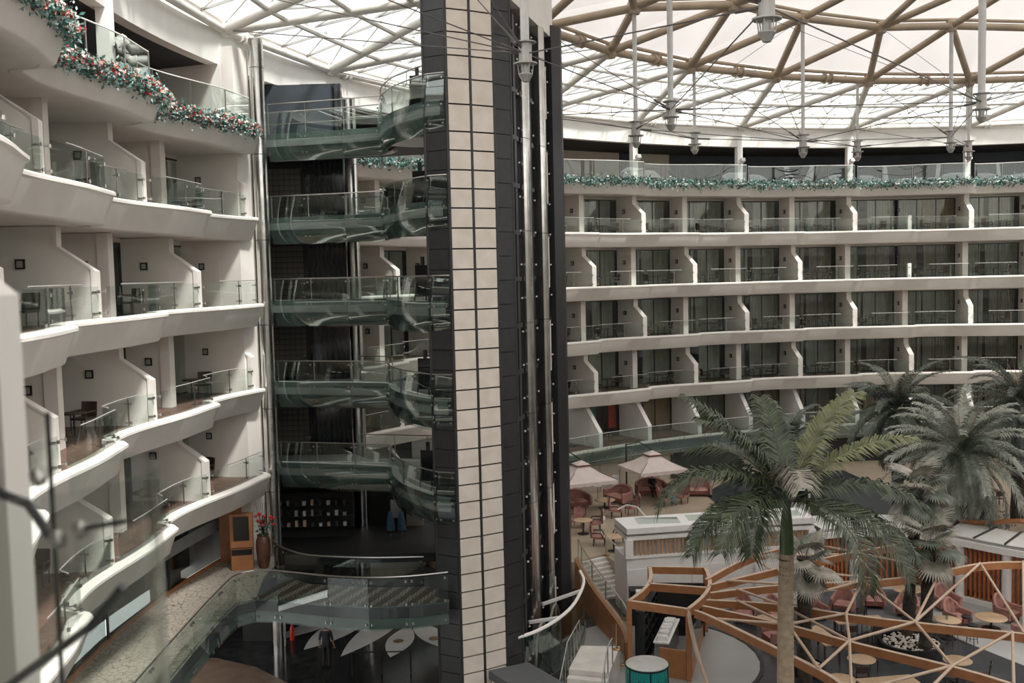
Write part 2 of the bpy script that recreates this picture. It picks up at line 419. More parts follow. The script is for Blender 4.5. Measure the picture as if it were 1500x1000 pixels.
# balcony furniture
def make_patio_chair():
    t = empty('patio_chair'); tag(t, 'x', 'chair')
    MB().box(-.26, .26, -.26, .24, .38, .44).build('seat', 'wicker', t, local=True)
    MB().shell([[(x, -.24 - .10 * z - .06 * (1 - (x / .26) ** 2), .42 + z) for x in (-.26, -.13, 0, .13, .26)] for z in (0, .22, .46)], .035).build('backrest', 'wicker', t, local=True)
    for sx in (-1, 1):
        for sy in (-.22, .22): MB().tube((sx * .24, sy, 0), (sx * .25, sy, .4), .02, 5).build('leg', 'wicker', t, local=True)
        MB().path([(sx * .27, -.28, .62), (sx * .28, .2, .62), (sx * .25, .22, .42)], .025, 5).build('armrest', 'wicker', t, local=True)
    return t
def make_patio_table():
    t = empty('patio_table'); tag(t, 'x', 'table')
    MB().lathe([(.02, .66), (.33, .66), (.34, .68), (.33, .70)], n=16).build('table_top', 'wood_dark', t, local=True)
    MB().lathe([(.03, 0), (.03, .66)], n=8).build('pedestal', 'black_metal', t, local=True)
    MB().lathe([(.22, 0), (.20, .03)], n=12).build('base', 'black_metal', t, local=True)
    return t
CHAIR = make_patio_chair(); PTABLE = make_patio_table()
RPH = ['top row', 'second row', 'third row', 'fourth row']
WN = [0]
def bay_local(k, F): return pol(TH(k + .5), 41, F), math.radians(TH(k + .5))
def to_world(k, F, x, y, z=0):
    l, a = bay_local(k, F); return Vector((l.x + x * math.cos(a) - y * math.sin(a), l.y + x * math.sin(a) + y * math.cos(a), F + z))
def bay(k, i, where, par, furn=0, curt=('curtain',), rail=True, wide=False):
    F = ROWS[i]; loc, rz = bay_local(k, F); rnd = random.Random(k * 31 + i * 7)
    q = (k + i) % 2
    if rail:
        if RAIL[q] is None: RAIL[q] = make_rail(q)
        place(RAIL[q], loc, rz, 'glass balcony railing with steel handrail, ' + where, 'balcony railings')
    WN[0] += 1
    wroot = tag(empty('window_%d' % WN[0], loc, rz), kind='structure')
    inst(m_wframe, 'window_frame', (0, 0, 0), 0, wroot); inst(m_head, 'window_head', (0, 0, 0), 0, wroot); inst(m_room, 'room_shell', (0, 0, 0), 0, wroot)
    for m in m_panes: inst(m, 'pane', (0, 0, 0), 0, wroot)
    for n, (y, side) in enumerate(((-.98 + rnd.uniform(-.06, .04), 'right'), (1.08 + rnd.uniform(0, .08), 'left'))):
        c = curt[(n + rnd.randrange(2)) % len(curt)]; me = CURT[c][rnd.choice((1, 2, 2) if n == 0 else (0, 1, 1))]
        o = inst(me, 'curtain', to_world(k, F, 0, y), rz)
        nm = {'curtain': 'grey-green', 'curtain_pale': 'pale sheer', 'curtain_tan': 'tan', 'curtain_dark': 'dark brown'}[c]
        tag(o, '%s curtain, %s half of window, %s' % (nm, side, where), 'curtain', 'balcony window curtains')
    t = empty('wall_lamp', to_world(k, F, .45, -1.975, 1.62), rz); inst(m_lamp, 'plate', (0, 0, 0), 0, t); inst(m_lamp2, 'face', (0, 0, 0), 0, t)
    tag(t, 'small square dark wall lamp, ' + where, 'lamp', 'balcony wall lamps')
    if furn:
        ty = rnd.uniform(-.5, .2); tx = rnd.uniform(.15, .35)
        place(PTABLE, to_world(k, F, tx, ty), rz, 'small round dark balcony table, ' + where, 'balcony tables')
        for s, nm in ((-1, 'right'), (1, 'left')):
            if furn == 1 and s == 1: continue
            place(CHAIR, to_world(k, F, tx + rnd.uniform(-.1, .15), ty + s * rnd.uniform(.72, .85)), rz + (0 if s < 0 else math.pi) + rnd.uniform(-.5, .5),
                  'dark wicker armchair %s of the table, %s' % (nm, where), 'balcony chairs')
for i, F in enumerate(ROWS):
    for k in range(-6, 7):        # party walls, right
        if k == -1 and i < 2:
            MB().box(-.12, .12, -.12, .12, 0, 1.15).build('short_post', 'plaster_white', wall_right, local=True).location = world_of(wall_right).inverted() @ to_world(k - 1, F, -1.1, HALF * 41)
            continue
        sl = (k + i) % 2 == 0
        o = inst(m_fin if sl else m_col, 'fin_wall' if sl else 'column_wall', world_of(wall_right).inverted() @ pol(TH(k), 41, F), math.radians(TH(k)), wall_right)
    for k in range(7, 11):
        sl = (k + i) % 2 == 0
        inst(m_fin if sl else m_col, 'fin_wall' if sl else 'column_wall', world_of(wall_right).inverted() @ pol(TH(k), 41, F), math.radians(TH(k)), wall_right)
    for k in range(12, 18):
        sl = (k + i) % 2 == 0
        inst(m_fin if sl else m_col, 'fin_wall' if sl else 'column_wall', world_of(wall_left).inverted() @ pol(TH(k), 41, F), math.radians(TH(k)), wall_left)
    for k in range(-6, 6):
        cu = ('curtain',) if k > 0 else (('curtain', 'curtain_pale') if i < 1 else ('curtain_dark', 'curtain'))
        if k in (-1, -2) and i == 0: cu = ('curtain_tan', 'curtain_pale', 'curtain')
        fu = 0 if k < -3 else 2 if (k * 7 + i * 3) % 5 else 1
        bay(k, i, '%s bay right of the tower, %s' % (ORD[6 - k], RPH[i]), wall_right, fu, cu)
    for k in range(7, 11):
        bay(k, i, '%s bay behind the bridges, %s' % (ORD[11 - k], RPH[i]), wall_right, 1 if (k + i) % 3 == 0 else 0, ('curtain',))
    for k in range(12, 17):
        bay(k, i, '%s bay left of chrome column, %s' % (ORD[k - 11], RPH[i]), wall_left, 2 if (k + i) % 2 else 1, ('curtain_dark', 'curtain'))
# ------------------------------------------------------------------ roof terrace above the balconies
COLK_R = [-6, -4, -2, 0, 2, 4, 6, 8, 10]; COLK_L = [12, 14, 16, 18]
m_tcol = MB().box(-.2, .2, -.19, .19, 0, 3.9).mesh('terrace_column', 'plaster_white')
for par, ks in ((wall_left, COLK_L), (wall_right, COLK_R)):
    W = world_of(par).inverted()
    for k in ks: inst(m_tcol, 'terrace_column', W @ pol(TH(k), 40.55, TOPF), math.radians(TH(k)), par)
    k0, k1 = ks[0], ks[-1]
    if par is wall_left: k0 = 10
    n = (k1 - k0) * 3; kk = frange(k0, k1, n)
    # eaves fascia, dark soffit, navy back wall
    b = MB(); b.grid([[pol(TH(k), 40.45, 23.15), pol(TH(k), 40.3, 24.35), pol(TH(k), 40.9, 24.35), pol(TH(k), 40.9, 23.15)] for k in kk], closed=True); b.build('eaves_fascia', 'plaster_white', par)
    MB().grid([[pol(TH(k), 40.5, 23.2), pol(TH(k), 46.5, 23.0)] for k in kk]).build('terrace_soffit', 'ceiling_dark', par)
    MB().grid([[pol(TH(k), 44.8, TOPF), pol(TH(k), 44.8, 23.3)] for k in kk]).build('terrace_back_wall', 'navy_wall', par)
    MB().grid([[pol(TH(k), 42.4, TOPF), pol(TH(k), 44.9, TOPF)] for k in kk]).build('terrace_floor', 'balcony_floor', par)
    MB().grid([[pol(TH(k), 40.8, 24.3), pol(TH(k), 47, 24.3)] for k in kk]).build('flat_roof', 'plaster', par)
for a, c in ((3.6, 7.6), (2.7, 3.3)):
    b = MB().shell([[pol(TH(k), 44.6, z) for k in frange(a, c, 8)] for z in (TOPF, 23.05)], .05); b.build('terrace_panel', 'beige_wall', wall_right)
# terrace railings: a bulging glass run between two columns
def terrace_rail(k0, k1, label):
    root = thing('terrace_railing', label, 'railing', pol(TH((k0 + k1) / 2), 39.6, TOPF), 0, 'terrace railings')
    def r(k): return edge_top(k) + .35
    cuts = frange(k0 + .06, k1 - .06, 4)
    for a, c in zip(cuts[:-1], cuts[1:]):
        MB().shell([[pol(TH(k), r(k), z) for k in frange(a + .01, c - .01, 7)] for z in (TOPF + .12, TOPF + 1.28)], .015).build('glass_panel', 'glass_bridge', root, True)
    for c in cuts: MB().tube(pol(TH(c), r(c), TOPF), pol(TH(c), r(c), TOPF + 1.28), .022, 6).build('post', 'steel', root)
    MB().path([pol(TH(k), r(k), TOPF + 1.3) for k in frange(cuts[0], cuts[-1], 30)], .02, 6).build('handrail', 'plaster_white', root, True)
def leafy(b, pts, rad, n, size, rnd, sag=.0):
    for _ in range(n):
        s = rnd.random() * (len(pts) - 1); j = int(s); p = pts[j].lerp(pts[min(j + 1, len(pts) - 1)], s - j)
        a = rnd.random() * 2 * math.pi; q = p + Vector((math.cos(a) * rad * rnd.random(), math.sin(a) * rad * rnd.random(), rnd.gauss(0, rad * .62) - sag))
        d = Vector((rnd.gauss(0, 1), rnd.gauss(0, 1), rnd.gauss(0, 1))).normalized(); e = d.cross(Vector((rnd.gauss(0, 1), rnd.gauss(0, 1), rnd.gauss(0, 1)))).normalized()
        L = size * rnd.uniform(.7, 1.3); b.poly([q, q + d * L * .5 + e * L * .24, q + d * L, q + d * L * .5 - e * L * .24])
def blossom(b, pts, rad, n, size, rnd):
    for _ in range(n):
        s = rnd.random() * (len(pts) - 1); j = int(s); p = pts[j].lerp(pts[min(j + 1, len(pts) - 1)], s - j)
        v = Vector((rnd.gauss(0, 1), rnd.gauss(0, 1), rnd.gauss(.3, 1))).normalized(); q = p + v * rad * rnd.uniform(.8, 1.1)
        for h in range(3):
            d = Vector((rnd.gauss(0, 1), rnd.gauss(0, 1), rnd.gauss(0, 1))).normalized(); e = d.cross(v + d * .1).normalized(); sz = size * rnd.uniform(.7, 1.2)
            b.poly([q - d * sz, q - e * sz * .8, q + d * sz, q + e * sz * .8])
def garland(k0, k1, label, dens, near):
    root = thing('flower_garland', label, 'garland', pol(TH((k0 + k1) / 2), 39.4, TOPF - .2), 0, 'garlands along the roof terrace')
    rnd = random.Random(int(k0 * 10) + 500); pts = [pol(TH(k), edge_top(k) - .06, TOPF + .02 + rnd.uniform(-.1, .1)) for k in frange(k0, k1, 44)]
    b = MB(); leafy(b, pts, .20, int(dens * (k1 - k0)), .14 if near else .2, rnd); tag(b.build('foliage', 'leaf_teal', root), kind='stuff')
    b = MB(); leafy(b, pts, .24, int(dens * .55 * (k1 - k0)), .11 if near else .17, rnd); tag(b.build('frosted_sprigs', 'leaf_frost', root), kind='stuff')
    sz = .055 if near else .06
    spec = (('white_blossoms', 'flower_white', .16), ('pink_blossoms', 'flower_pink', .10), ('red_blossoms', 'flower_red', .06)) if near else (('white_blossoms', 'flower_white', .03), ('pink_blossoms', 'pink_dark', .06))
    for nm, mt, f in spec:
        b = MB(); blossom(b, pts, .24, int(dens * f * (k1 - k0)), sz, rnd); tag(b.build(nm, mt, root), kind='stuff')
for a, c in zip(COLK_R[:-1], COLK_R[1:]):
    if c <= 6: w_ = '%s stretch right of the lift tower' % ORD[(8 - c) // 2]
    else: w_ = '%s stretch behind the glass bridges' % ORD[(12 - c) // 2]
    terrace_rail(a, c, 'curved glass terrace railing between white columns, ' + w_)
    garland(a + .02, c - .02, 'teal flower garland along the terrace edge, ' + w_, 420, False)
for a, c in zip(COLK_L[:-1], COLK_L[1:]):
    w_ = '%s lobe left of the chrome pillar' % ORD[(a - 10) // 2]
    terrace_rail(a, c, 'curved glass terrace railing above red and white flowers, ' + w_)
    garland(a + .12, c + .1, 'garland of frosted leaves with red and white flowers, ' + w_, 1500, True)
# spotlights on the terrace columns
def spotlight(k, label):
    t = thing('spotlight', label, 'spotlight', pol(TH(k), 40.3, TOPF + 1.55), math.radians(TH(k)), 'terrace column spotlights')
    MB().box(-.12, .02, -.06, .06, -.1, .0).build('bracket', 'steel', t, local=True)
    R = Matrix.Rotation(math.radians(25), 4, 'Y')
    MB().box(-.42, -.12, -.14, .14, -.08, .16, R).build('housing', 'white_paint', t, local=True)
    MB().box(-.43, -.42, -.12, .12, -.06, .14, R).build('lens', 'hub_metal', t, local=True)
for k in (0, 2, 4): spotlight(k, 'small floodlight on the %s white terrace column right of the lift tower' % ORD[3 - k // 2])
spotlight(14, 'white floodlight on the terrace column at upper left'); spotlight(-2, 'small floodlight on the white terrace column near the right edge')
# ------------------------------------------------------------------ mezzanine row on the right, below the balconies
def edge_mez(kf): return 38.7
slab(wall_right, lambda kf: 38.75, MEZ, -6.1, 10.6, top=.1, low=.6)
m_fin2 = MB(); t_ = .15
m_fin2.ext([(RWIN - 41, -t_, 0), (-1.75, -t_, 0), (-1.75, -t_, 1.0), (-.35, -t_, 2.6), (RWIN - 41, -t_, 2.6)], (0, 2 * t_, 0)); m_fin2 = m_fin2.mesh('sloping_wall', 'plaster_white')
for k in range(-6, 11):
    inst(m_fin2, 'sloping_wall', world_of(wall_right).inverted() @ pol(TH(k), 41, MEZ), math.radians(TH(k)), wall_right)
for k in list(range(-6, 6)) + [7, 8, 9]:
    loc, rz = bay_local(k, MEZ); WN[0] += 1
    wroot = tag(empty('window_%d' % WN[0], loc, rz), kind='structure')
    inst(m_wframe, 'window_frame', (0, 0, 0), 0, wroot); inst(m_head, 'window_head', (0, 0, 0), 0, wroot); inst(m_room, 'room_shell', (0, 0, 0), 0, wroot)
    for m in m_panes: inst(m, 'pane', (0, 0, 0), 0, wroot)
    if k in range(-4, 4):
        for y, sd_ in ((-1.04, 'right'), (1.08, 'left')):
            tag(inst(CURT['curtain_tan' if (k + (y > 0)) % 2 else 'curtain_dark'][1 if y > 0 else 2], 'curtain', to_world(k, MEZ, 0, y), rz),
                '%s brown curtain at the %s of the %s window on the lounge level' % ('light' if (k + (y > 0)) % 2 else 'dark', sd_, ORD[6 - k]), 'curtain', 'lounge level curtains')
# shop front with bright pictures beside the tower
for y, m_, wd, hh, lab in ((-1.55, 'art_red', .62, 1.7, 'bright red picture panel in the shop front behind the terrace'), (.3, 'art_teal', .9, 1.5, 'teal and blue painting in the shop front behind the terrace')):
    p = to_world(4, MEZ, 1.45, y, .55); b = MB(); b.box(-.03, .03, -wd / 2, wd / 2, 0, hh); o = b.build('painting', m_, None, local=True); o.location = p; o.rotation_euler = (0, 0, bay_local(4, MEZ)[1]); tag(o, lab, 'painting')
def mezz_balustrade(k0, k1, label):
    root = thing('glass_balustrade', label, 'balustrade', pol(TH((k0 + k1) / 2), 38.7, MEZ), 0, 'lounge level glass balustrade')
    n = max(1, round((k1 - k0) * 2)); cuts = frange(k0, k1, n)
    for a, c in zip(cuts[:-1], cuts[1:]):
        ks = frange(a + .008, c - .008, 3)
        pn = MB().shell([[pol(TH(k), 38.58 - o, MEZ + z) for k in ks] for z, o in ((-.85, -.10), (-.5, .06), (0, .10), (.5, .06), (1.03, 0))], .015).build('glass_panel', 'glass_bridge', root, True)
        b = MB()
        for z in (-.45, .12, .9):
            for k in (a + .04, c - .04): b.lathe([(.04, -.03), (.04, .03)], pol(TH(k), 38.5, MEZ + z), 6)
        b.build('bolt', 'steel', pn)
    MB().path([pol(TH(k), 38.6, MEZ + 1.06) for k in frange(k0, k1, 12)], .022, 6).build('handrail', 'steel', root, True)
for a, c, nm in ((5, 10.4, 'behind the lift tower and glass bridges'), (2, 5, 'above the parasols'), (-1, 2, 'behind the tall royal palm'), (-6.1, -1, 'behind the date palms')):
    mezz_balustrade(a, c, 'green-tinted glass balustrade of the lounge level, stretch ' + nm)
MB().grid([[pol(TH(k), 38.82, MEZ - .85), pol(TH(k), 38.72, MEZ - .02)] for k in frange(-6.1, 10.4, 66)]).build('lounge_fascia', 'bridge_fascia', wall_right)
# terrace wall under the lounge level
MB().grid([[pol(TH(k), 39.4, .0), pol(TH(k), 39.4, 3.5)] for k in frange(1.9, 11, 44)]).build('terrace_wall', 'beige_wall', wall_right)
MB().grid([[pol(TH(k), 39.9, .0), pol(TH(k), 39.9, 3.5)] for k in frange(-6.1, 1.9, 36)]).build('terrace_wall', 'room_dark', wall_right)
for k in frange(2.2, 9.8, 19): MB().grid([[pol(TH(k + d), 39.38, 1.3), pol(TH(k + d), 39.38, 3.4)] for d in (-.004, .004)]).build('wall_joint', 'room_dark', wall_right)
WN[0] += 1
wv = tag(empty('window_%d' % WN[0], pol(TH(2.9), 39.35, 1.3)), kind='structure')
MB().shell([[pol(TH(k), 39.32, z) for k in frange(2.25, 3.5, 6)] for z in (1.45, 2.75)], .03).build('pane', 'glass_dark', wv)
for k0, k1, z0, z1 in ((2.2, 3.55, 2.75, 2.9), (2.2, 3.55, 1.35, 1.45), (2.17, 2.24, 1.35, 2.9), (3.5, 3.57, 1.35, 2.9)):
    MB().shell([[pol(TH(k), 39.3, z) for k in frange(k0, k1, 6)] for z in (z0, z1)], .06).build('window_frame', 'steel_dark', wv)
for n, k in enumerate((2.3, 2.75, 3.2, 3.6, 4.0)):
    o = MB().lathe([(.09, 0), (.11, .12), (.11, .2), (.05, .24)], pol(TH(k), 39.05, 2.98), 10).solo('spotlight', 'hub_metal', '%s round downlight from the right under the lounge slab above the parasols' % ORD[n + 1], 'spotlight', 'downlights under the lounge slab', True)
b = MB().grid([[pol(TH(k), 38.7, MEZ - .62), pol(TH(k), 40, MEZ - .62)] for k in frange(-6.1, 10.4, 66)]); b.build('lounge_soffit', 'plaster', wall_right)
# ================================================================== end wall, lift lobby, bridges
def V3(p, z): return Vector((p[0], p[1], z))
MB().ext([pol(167.6, 39.85, 3.2), pol(167.6, 43, 3.2), pol(166.2, 43, 3.2), pol(166.2, 39.72, 3.2)], (0, 0, 20.6)).build('end_wall', 'plaster', wall_left)
def chrome_column(p, r, z0, z1, label):
    t = thing('chrome_column', label, 'column', (p[0], p[1], z0))
    z = z0
    while z < z1 - .1:
        h = min(3.3, z1 - z); MB().lathe([(r, z + .012), (r, z + h - .012)], (p[0], p[1], 0), 20).build('cladding_sleeve', 'chrome', t, True); z += h
    MB().lathe([(r - .02, z0), (r - .02, z1)], (p[0], p[1], 0), 16).build('core', 'steel_dark', t)
chrome_column((-9.62, 39.05), .28, 0, 24.2, 'tall mirror-chrome column at the end of the left white wall')
chrome_column((-6.75, 43.2), .27, 0, 22.6, 'mirror-chrome column behind the glass bridges')
wall_lobby = tag(empty('wall_lobby', (-9, 43.5, 0)), kind='structure')
MB().box(-14.5, -8.75, 43.05, 43.3, 0, 23.2).build('backing', 'black_plain', wall_lobby)
MB().box(-8.75, -7.05, 42.95, 43.3, 0, 23.2).build('marble_slab', 'marble_black', wall_lobby)
MB().box(-14.5, -14.3, 38.5, 43.2, 0, 23.2).build('side_wall', 'black_plain', wall_lobby)
MB().box(-13.5, -7.4, 42.5, 47.5, 20.5, 23.1).build('upper_block', 'navy_wall', wall_lobby)
m_tile = MB().box(-.105, .105, -.03, 0, -.105, .105).mesh('wall_tile', 'tile_dark')
W = world_of(wall_lobby).inverted(); nt_ = 0
bt = MB()
for F in (17.2, 13.9, 10.6, 7.3, 4.0):
    for ix in range(6):
        for iz in range(10):
            x = -10.2 + ix * .235; z = F + .25 + iz * .235
            if nt_ < 290: inst(m_tile, 'wall_tile', W @ Vector((x, 43.05, z)), 0, wall_lobby); nt_ += 1
            else: bt.box(x - .105, x + .105, 43.02, 43.05, z - .105, z + .105)
tag(bt.build('wall_tiles', 'tile_dark', wall_lobby), kind='stuff')
# bridges between the left building and the lift tower
FRONT = [(-9.55, 40.15), (-8.0, 39.75), (-6.4, 39.3), (-4.85, 38.7), (-4.62, 37.1), (-4.05, 35.4), (-3.2, 33.95), (-2.6, 33.2), (-2.0, 32.95)]
def smooth_path(P, n):
    out = []
    for j in range(len(P) - 1):
        p0 = Vector(P[max(j - 1, 0)]); p1 = Vector(P[j]); p2 = Vector(P[j + 1]); p3 = Vector(P[min(j + 2, len(P) - 1)])
        for s in range(n):
            t = s / n; out.append(.5 * ((2 * p1) + (p2 - p0) * t + (2 * p0 - 5 * p1 + 4 * p2 - p3) * t * t + (3 * p1 - p0 - 3 * p2 + p3) * t ** 3))
    out.append(Vector(P[-1])); return out
def normals(P):
    N = []
    for j in range(len(P)):
        d = (P[min(j + 1, len(P) - 1)] - P[max(j - 1, 0)]).normalized(); N.append(Vector((d.y, -d.x)))   # right-hand side of travel
    return N
NOSE = [Vector(p) for p in FRONT[:4]] + smooth_path(FRONT[3:8], 4)[1:]
END = [Vector(FRONT[7]), Vector(FRONT[8])]
def seg_points(P, n): return [P[0].lerp(P[1], j / n) for j in range(n + 1)]
straight = [seg_points([Vector(FRONT[j]), Vector(FRONT[j + 1])], 2) for j in range(3)]
nosep = smooth_path([FRONT[3], FRONT[4], FRONT[5], FRONT[6], FRONT[7]], 4)
PROF = ((-.86, -.10), (-.66, .0), (-.4, .07), (-.1, .11), (.2, .12), (.6, .08), (1.03, 0))
LEV = ['topmost', 'second from the top', 'third from the top', 'fourth from the top', 'fifth from the top']
def glassrun(root, P, N, F, m='glass_bridge'):
    pn = MB().shell([[V3(p + n * o, F + z) for p, n in zip(P, N)] for z, o in PROF], .014).build('glass_panel', m, root, True)
    b = MB()
    for z, o in ((-.55, .02), (.05, .11), (.92, .03)):
        for j, sgn in ((0, .09), (len(P) - 1, -.09)):
            d = (P[min(j + 1, len(P) - 1)] - P[max(j - 1, 0)]).normalized(); p = P[j] + d * sgn + N[j] * (o + .01)
            b.lathe([(.035, -.02), (.035, .02)], V3(p, F + z), 8, R=Matrix.Rotation(math.pi / 2, 4, Vector((d.x, d.y, 0))))
    b.build('bolt', 'steel', pn, True)
def gfloor(F, li):
    br = tag(empty('floor_bridge_%d' % (li + 1), (-6, 40, F)), kind='structure')
    poly = [Vector(p) for p in FRONT[:4]] + nosep[1:] + [Vector(FRONT[8]), Vector((-1.9, 41)), Vector((-3.0, 41.2)), Vector((-6.3, 41.9)), Vector((-7.0, 43)), Vector((-13.5, 43)), Vector((-13.5, 41.2))]
    MB().ext([V3(p, F - .28) for p in reversed(poly)], (0, 0, .28)).build('deck', 'grey_floor', br)
    P = [Vector(p) for p in FRONT[:4]] + nosep[1:] + [END[1]]; N = normals(P)
    MB().shell([[V3(p - n * .10 + n * o, F + z) for p, n in zip(P, N)] for z, o in ((-.82, -.10), (-.62, 0), (-.38, .06), (-.1, .09), (.22, .10))], -.03).build('fascia', 'bridge_fascia', br, True)
    MB().grid([[V3(p - n * .30, F + .225), V3(p - n * .02, F + .225)] for p, n in zip(P, N)]).build('kerb_strip', 'plaster_white', br)
    pol_ = [p - n * .35 for p, n in zip(P, N)]
    MB().ext([V3(p, F - .62) for p in reversed(pol_ + [Vector((-2.2, 40.6)), Vector((-6.3, 41.6)), Vector((-9.9, 42.6))])], (0, 0, .33)).build('soffit', 'black_plain', br)
    MB().path([V3(p - n * .55, F - .70) for p, n in zip(P[:5], N[:5])], .09, 8).build('service_pipe', 'plaster', br, True)
    if li == 0: MB().lathe([(1.3, F - .65), (1.3, F - .70)], (-3.2, 36.6, 0), 28).build('soffit_panel', 'plaster_white', br)
    root = thing('glass_balustrade', 'bellied glass balustrade on the %s bridge to the lift tower' % LEV[li], 'balustrade', (-6, 39.2, F), 0, 'glass balustrades of the bridges')
    for s in straight: glassrun(root, s, normals(s), F)
    nn = normals(nosep)
    glassrun(root, nosep[:6], nn[:6], F); glassrun(root, nosep[5:12], nn[5:12], F); glassrun(root, nosep[11:], nn[11:], F)
    e = seg_points(END, 2); glassrun(root, e, normals(e), F, 'glass_bridge')
    PP = [Vector(p) for p in FRONT[:4]] + nosep[1:] + [END[1]]
    MB().path([V3(p, F + 1.07) for p in PP], .026, 7).build('handrail', 'steel', root, True)
    for p in [FRONT[0], FRONT[1], FRONT[2], FRONT[3], tuple(nosep[8]), FRONT[7]]:
        MB().tube(V3(Vector(p) + Vector((.03, .10)), F), V3(Vector(p) + Vector((.03, .05)), F + 1.05), .025, 6).build('post', 'steel', root)
    if li == 0:
        for z in (1.42, ):
            MB().path([V3(p + Vector((.02, .12)), F + z) for p in PP], .024, 6).build('upper_rail', 'steel', root, True)
        MB().path([V3(Vector(p) + Vector((.02, .15)), F + .62) for p in FRONT[:4]], .018, 6).build('mid_rail', 'steel', root, True)
        for p in list(FRONT[:4]) + [tuple(nosep[6]), tuple(nosep[11]), FRONT[7]]: MB().tube(V3(Vector(p) + Vector((.02, .12)), F + 1.0), V3(Vector(p) + Vector((.02, .12)), F + 1.42), .016, 5).build('post', 'steel', root)
    INN = [Vector((-6.5, 41.65)), Vector((-5.0, 41.3)), Vector((-3.6, 40.9)), Vector((-2.9, 40.6))]
    r2 = thing('glass_balustrade', 'flat rear glass balustrade on the %s bridge' % LEV[li], 'balustrade', (-5, 41.3, F), 0, 'rear balustrades of the bridges')
    for a, c in zip(INN[:-1], INN[1:]): MB().shell([[V3(a.lerp(c, .02), F + z), V3(a.lerp(c, .98), F + z)] for z in (.02, 1.0)], .014).build('glass_panel', 'glass_rail', r2)
    for p in INN: MB().tube(V3(p, F), V3(p, F + 1.05), .022, 6).build('post', 'steel', r2)
    MB().path([V3(p, F + 1.06) for p in INN], .024, 6).build('handrail', 'steel', r2, True)
    # black display stand by the lift
    s = thing('sign_stand', 'black upright sign stand beside the lift tower on the %s bridge' % LEV[li], 'sign', (-3.1, 35.25, F), math.radians(-20), 'black sign stands on the bridges')
    MB().box(-.28, .28, -.03, .03, .35, 1.45).build('board', 'screen', s, local=True); MB().box(-.06, .06, -.02, .04, 1.45, 1.75).build('top_clip', 'black_metal', s, local=True)
    for x in (-.22, .22): MB().bar((x, -.02, 1.0), (x, -.32, 0), .035, .035).build('leg', 'black_metal', s, local=True)
    MB().bar((0, .02, 1.0), (0, .35, 0), .035, .035).build('leg', 'black_metal', s, local=True)
for li, F in enumerate((20.5, 17.2, 13.9, 10.6, 7.3)): gfloor(F, li)
# ================================================================== lift tower
tower = tag(empty('wall_tower', (-.6, 36, 0)), kind='structure')
PL = [(-2.72, 33.35), (-1.95, 32.92), (-1.19, 33.3), (-.43, 33.78), (.14, 34.35)]
ZT = 27.5
MB().ext([V3(p, 0) for p in ((-2.68, 33.48), (-1.93, 33.02), (-1.17, 33.4), (-.5, 33.86), (.05, 34.45), (.1, 34.9), (-.25, 36.6), (.5, 40.6), (-2.2, 40.9), (-2.6, 36.5))], (0, 0, ZT)).build('core', 'black_plain', tower)
def face_panel(a, c, z0, z1, mt, name, proud, gap=.05, hgap=.026):
    a, c = Vector(a), Vector(c); d = (c - a).normalized(); n = Vector((d.y, -d.x))
    p, q = a + d * gap, c - d * gap
    MB().ext([V3(p - n * .05, z0 + hgap), V3(q - n * .05, z0 + hgap), V3(q + n * proud, z0 + hgap), V3(p + n * proud, z0 + hgap)][::-1], (0, 0, z1 - z0 - 2 * hgap)).build(name, mt, tower)
JY = [-175, -140, -108, -75, -42, -10, 23, 55, 88, 121, 157, 196, 223, 251, 278, 306, 335, 365, 395] + [395 + 29.5 * j for j in range(1, 8)] + [631, 660, 687, 713, 739, 766, 793, 820, 847, 874, 899, 923, 947, 973, 999, 1025, 1052]
ZJ = [15 - (y - 402) / 1458 * 33.1 for y in JY]
for z1, z0 in zip(ZJ[:-1], ZJ[1:]):
    if z1 > ZT + .5: continue
    face_panel(PL[1], PL[2], z0, z1, 'stone_panel', 'stone_panel', .03); face_panel(PL[2], PL[3], z0, z1, 'stone_panel', 'stone_panel', .03)
    face_panel(PL[0], PL[1], z0, z1, 'dark_panel', 'dark_panel', .02, .05, .012)
z = 0.
while z < ZT: face_panel(PL[3], PL[4], z, z + .82, 'dark_panel', 'dark_panel', .02, .05, .012); z += .82
for p in PL: MB().tube(V3(p, 0), V3(p, ZT), .055, 6).build('edge_trim', 'dark_panel', tower)
# glazed lift face: guide rails, mirror pilasters, landing panels, end fin
def LF(s, o=0.):     # along the lift face from the dark panels to the fin; o = outwards
    a, c = Vector((.16, 34.5)), Vector((1.88, 40.6)); d = (c - a).normalized(); return a + (c - a) * s + Vector((d.y, -d.x)) * o
ZL = 24.0
MB().ext([V3(LF(0, -.55), 0), V3(LF(1, -.55), 0), V3(LF(1, -.6), 0), V3(LF(0, -.6), 0)], (0, 0, ZL + 1.6)).build('shaft_back', 'black_metal', tower)
for s in (.14, .47, .85):
    MB().ext([V3(LF(s - .022, -.12), 0), V3(LF(s + .022, -.12), 0), V3(LF(s + .022, -.2), 0), V3(LF(s - .022, -.2), 0)], (0, 0, ZL)).build('guide_rail', 'dark_panel', tower)
    MB().ext([V3(LF(s - .05, -.35), 0), V3(LF(s - .035, -.35), 0), V3(LF(s - .035, -.45), 0), V3(LF(s - .05, -.45), 0)], (0, 0, ZL)).build('guide_rail', 'steel_dark', tower)
    z = 1.5
    while z < ZL:
        MB().ext([V3(LF(s - .06, -.1), z), V3(LF(s + .06, -.1), z), V3(LF(s + .06, -.22), z), V3(LF(s - .06, -.22), z)], (0, 0, .16)).build('rail_bracket', 'black_metal', tower); z += 1.65
    b = MB()
    for j in range(20): b.lathe([(.035, -.03), (.035, .03)], V3(LF(s + .045, -.08), .9 + j * 1.2), 6)
    b.build('shaft_light', 'white_paint', tower)
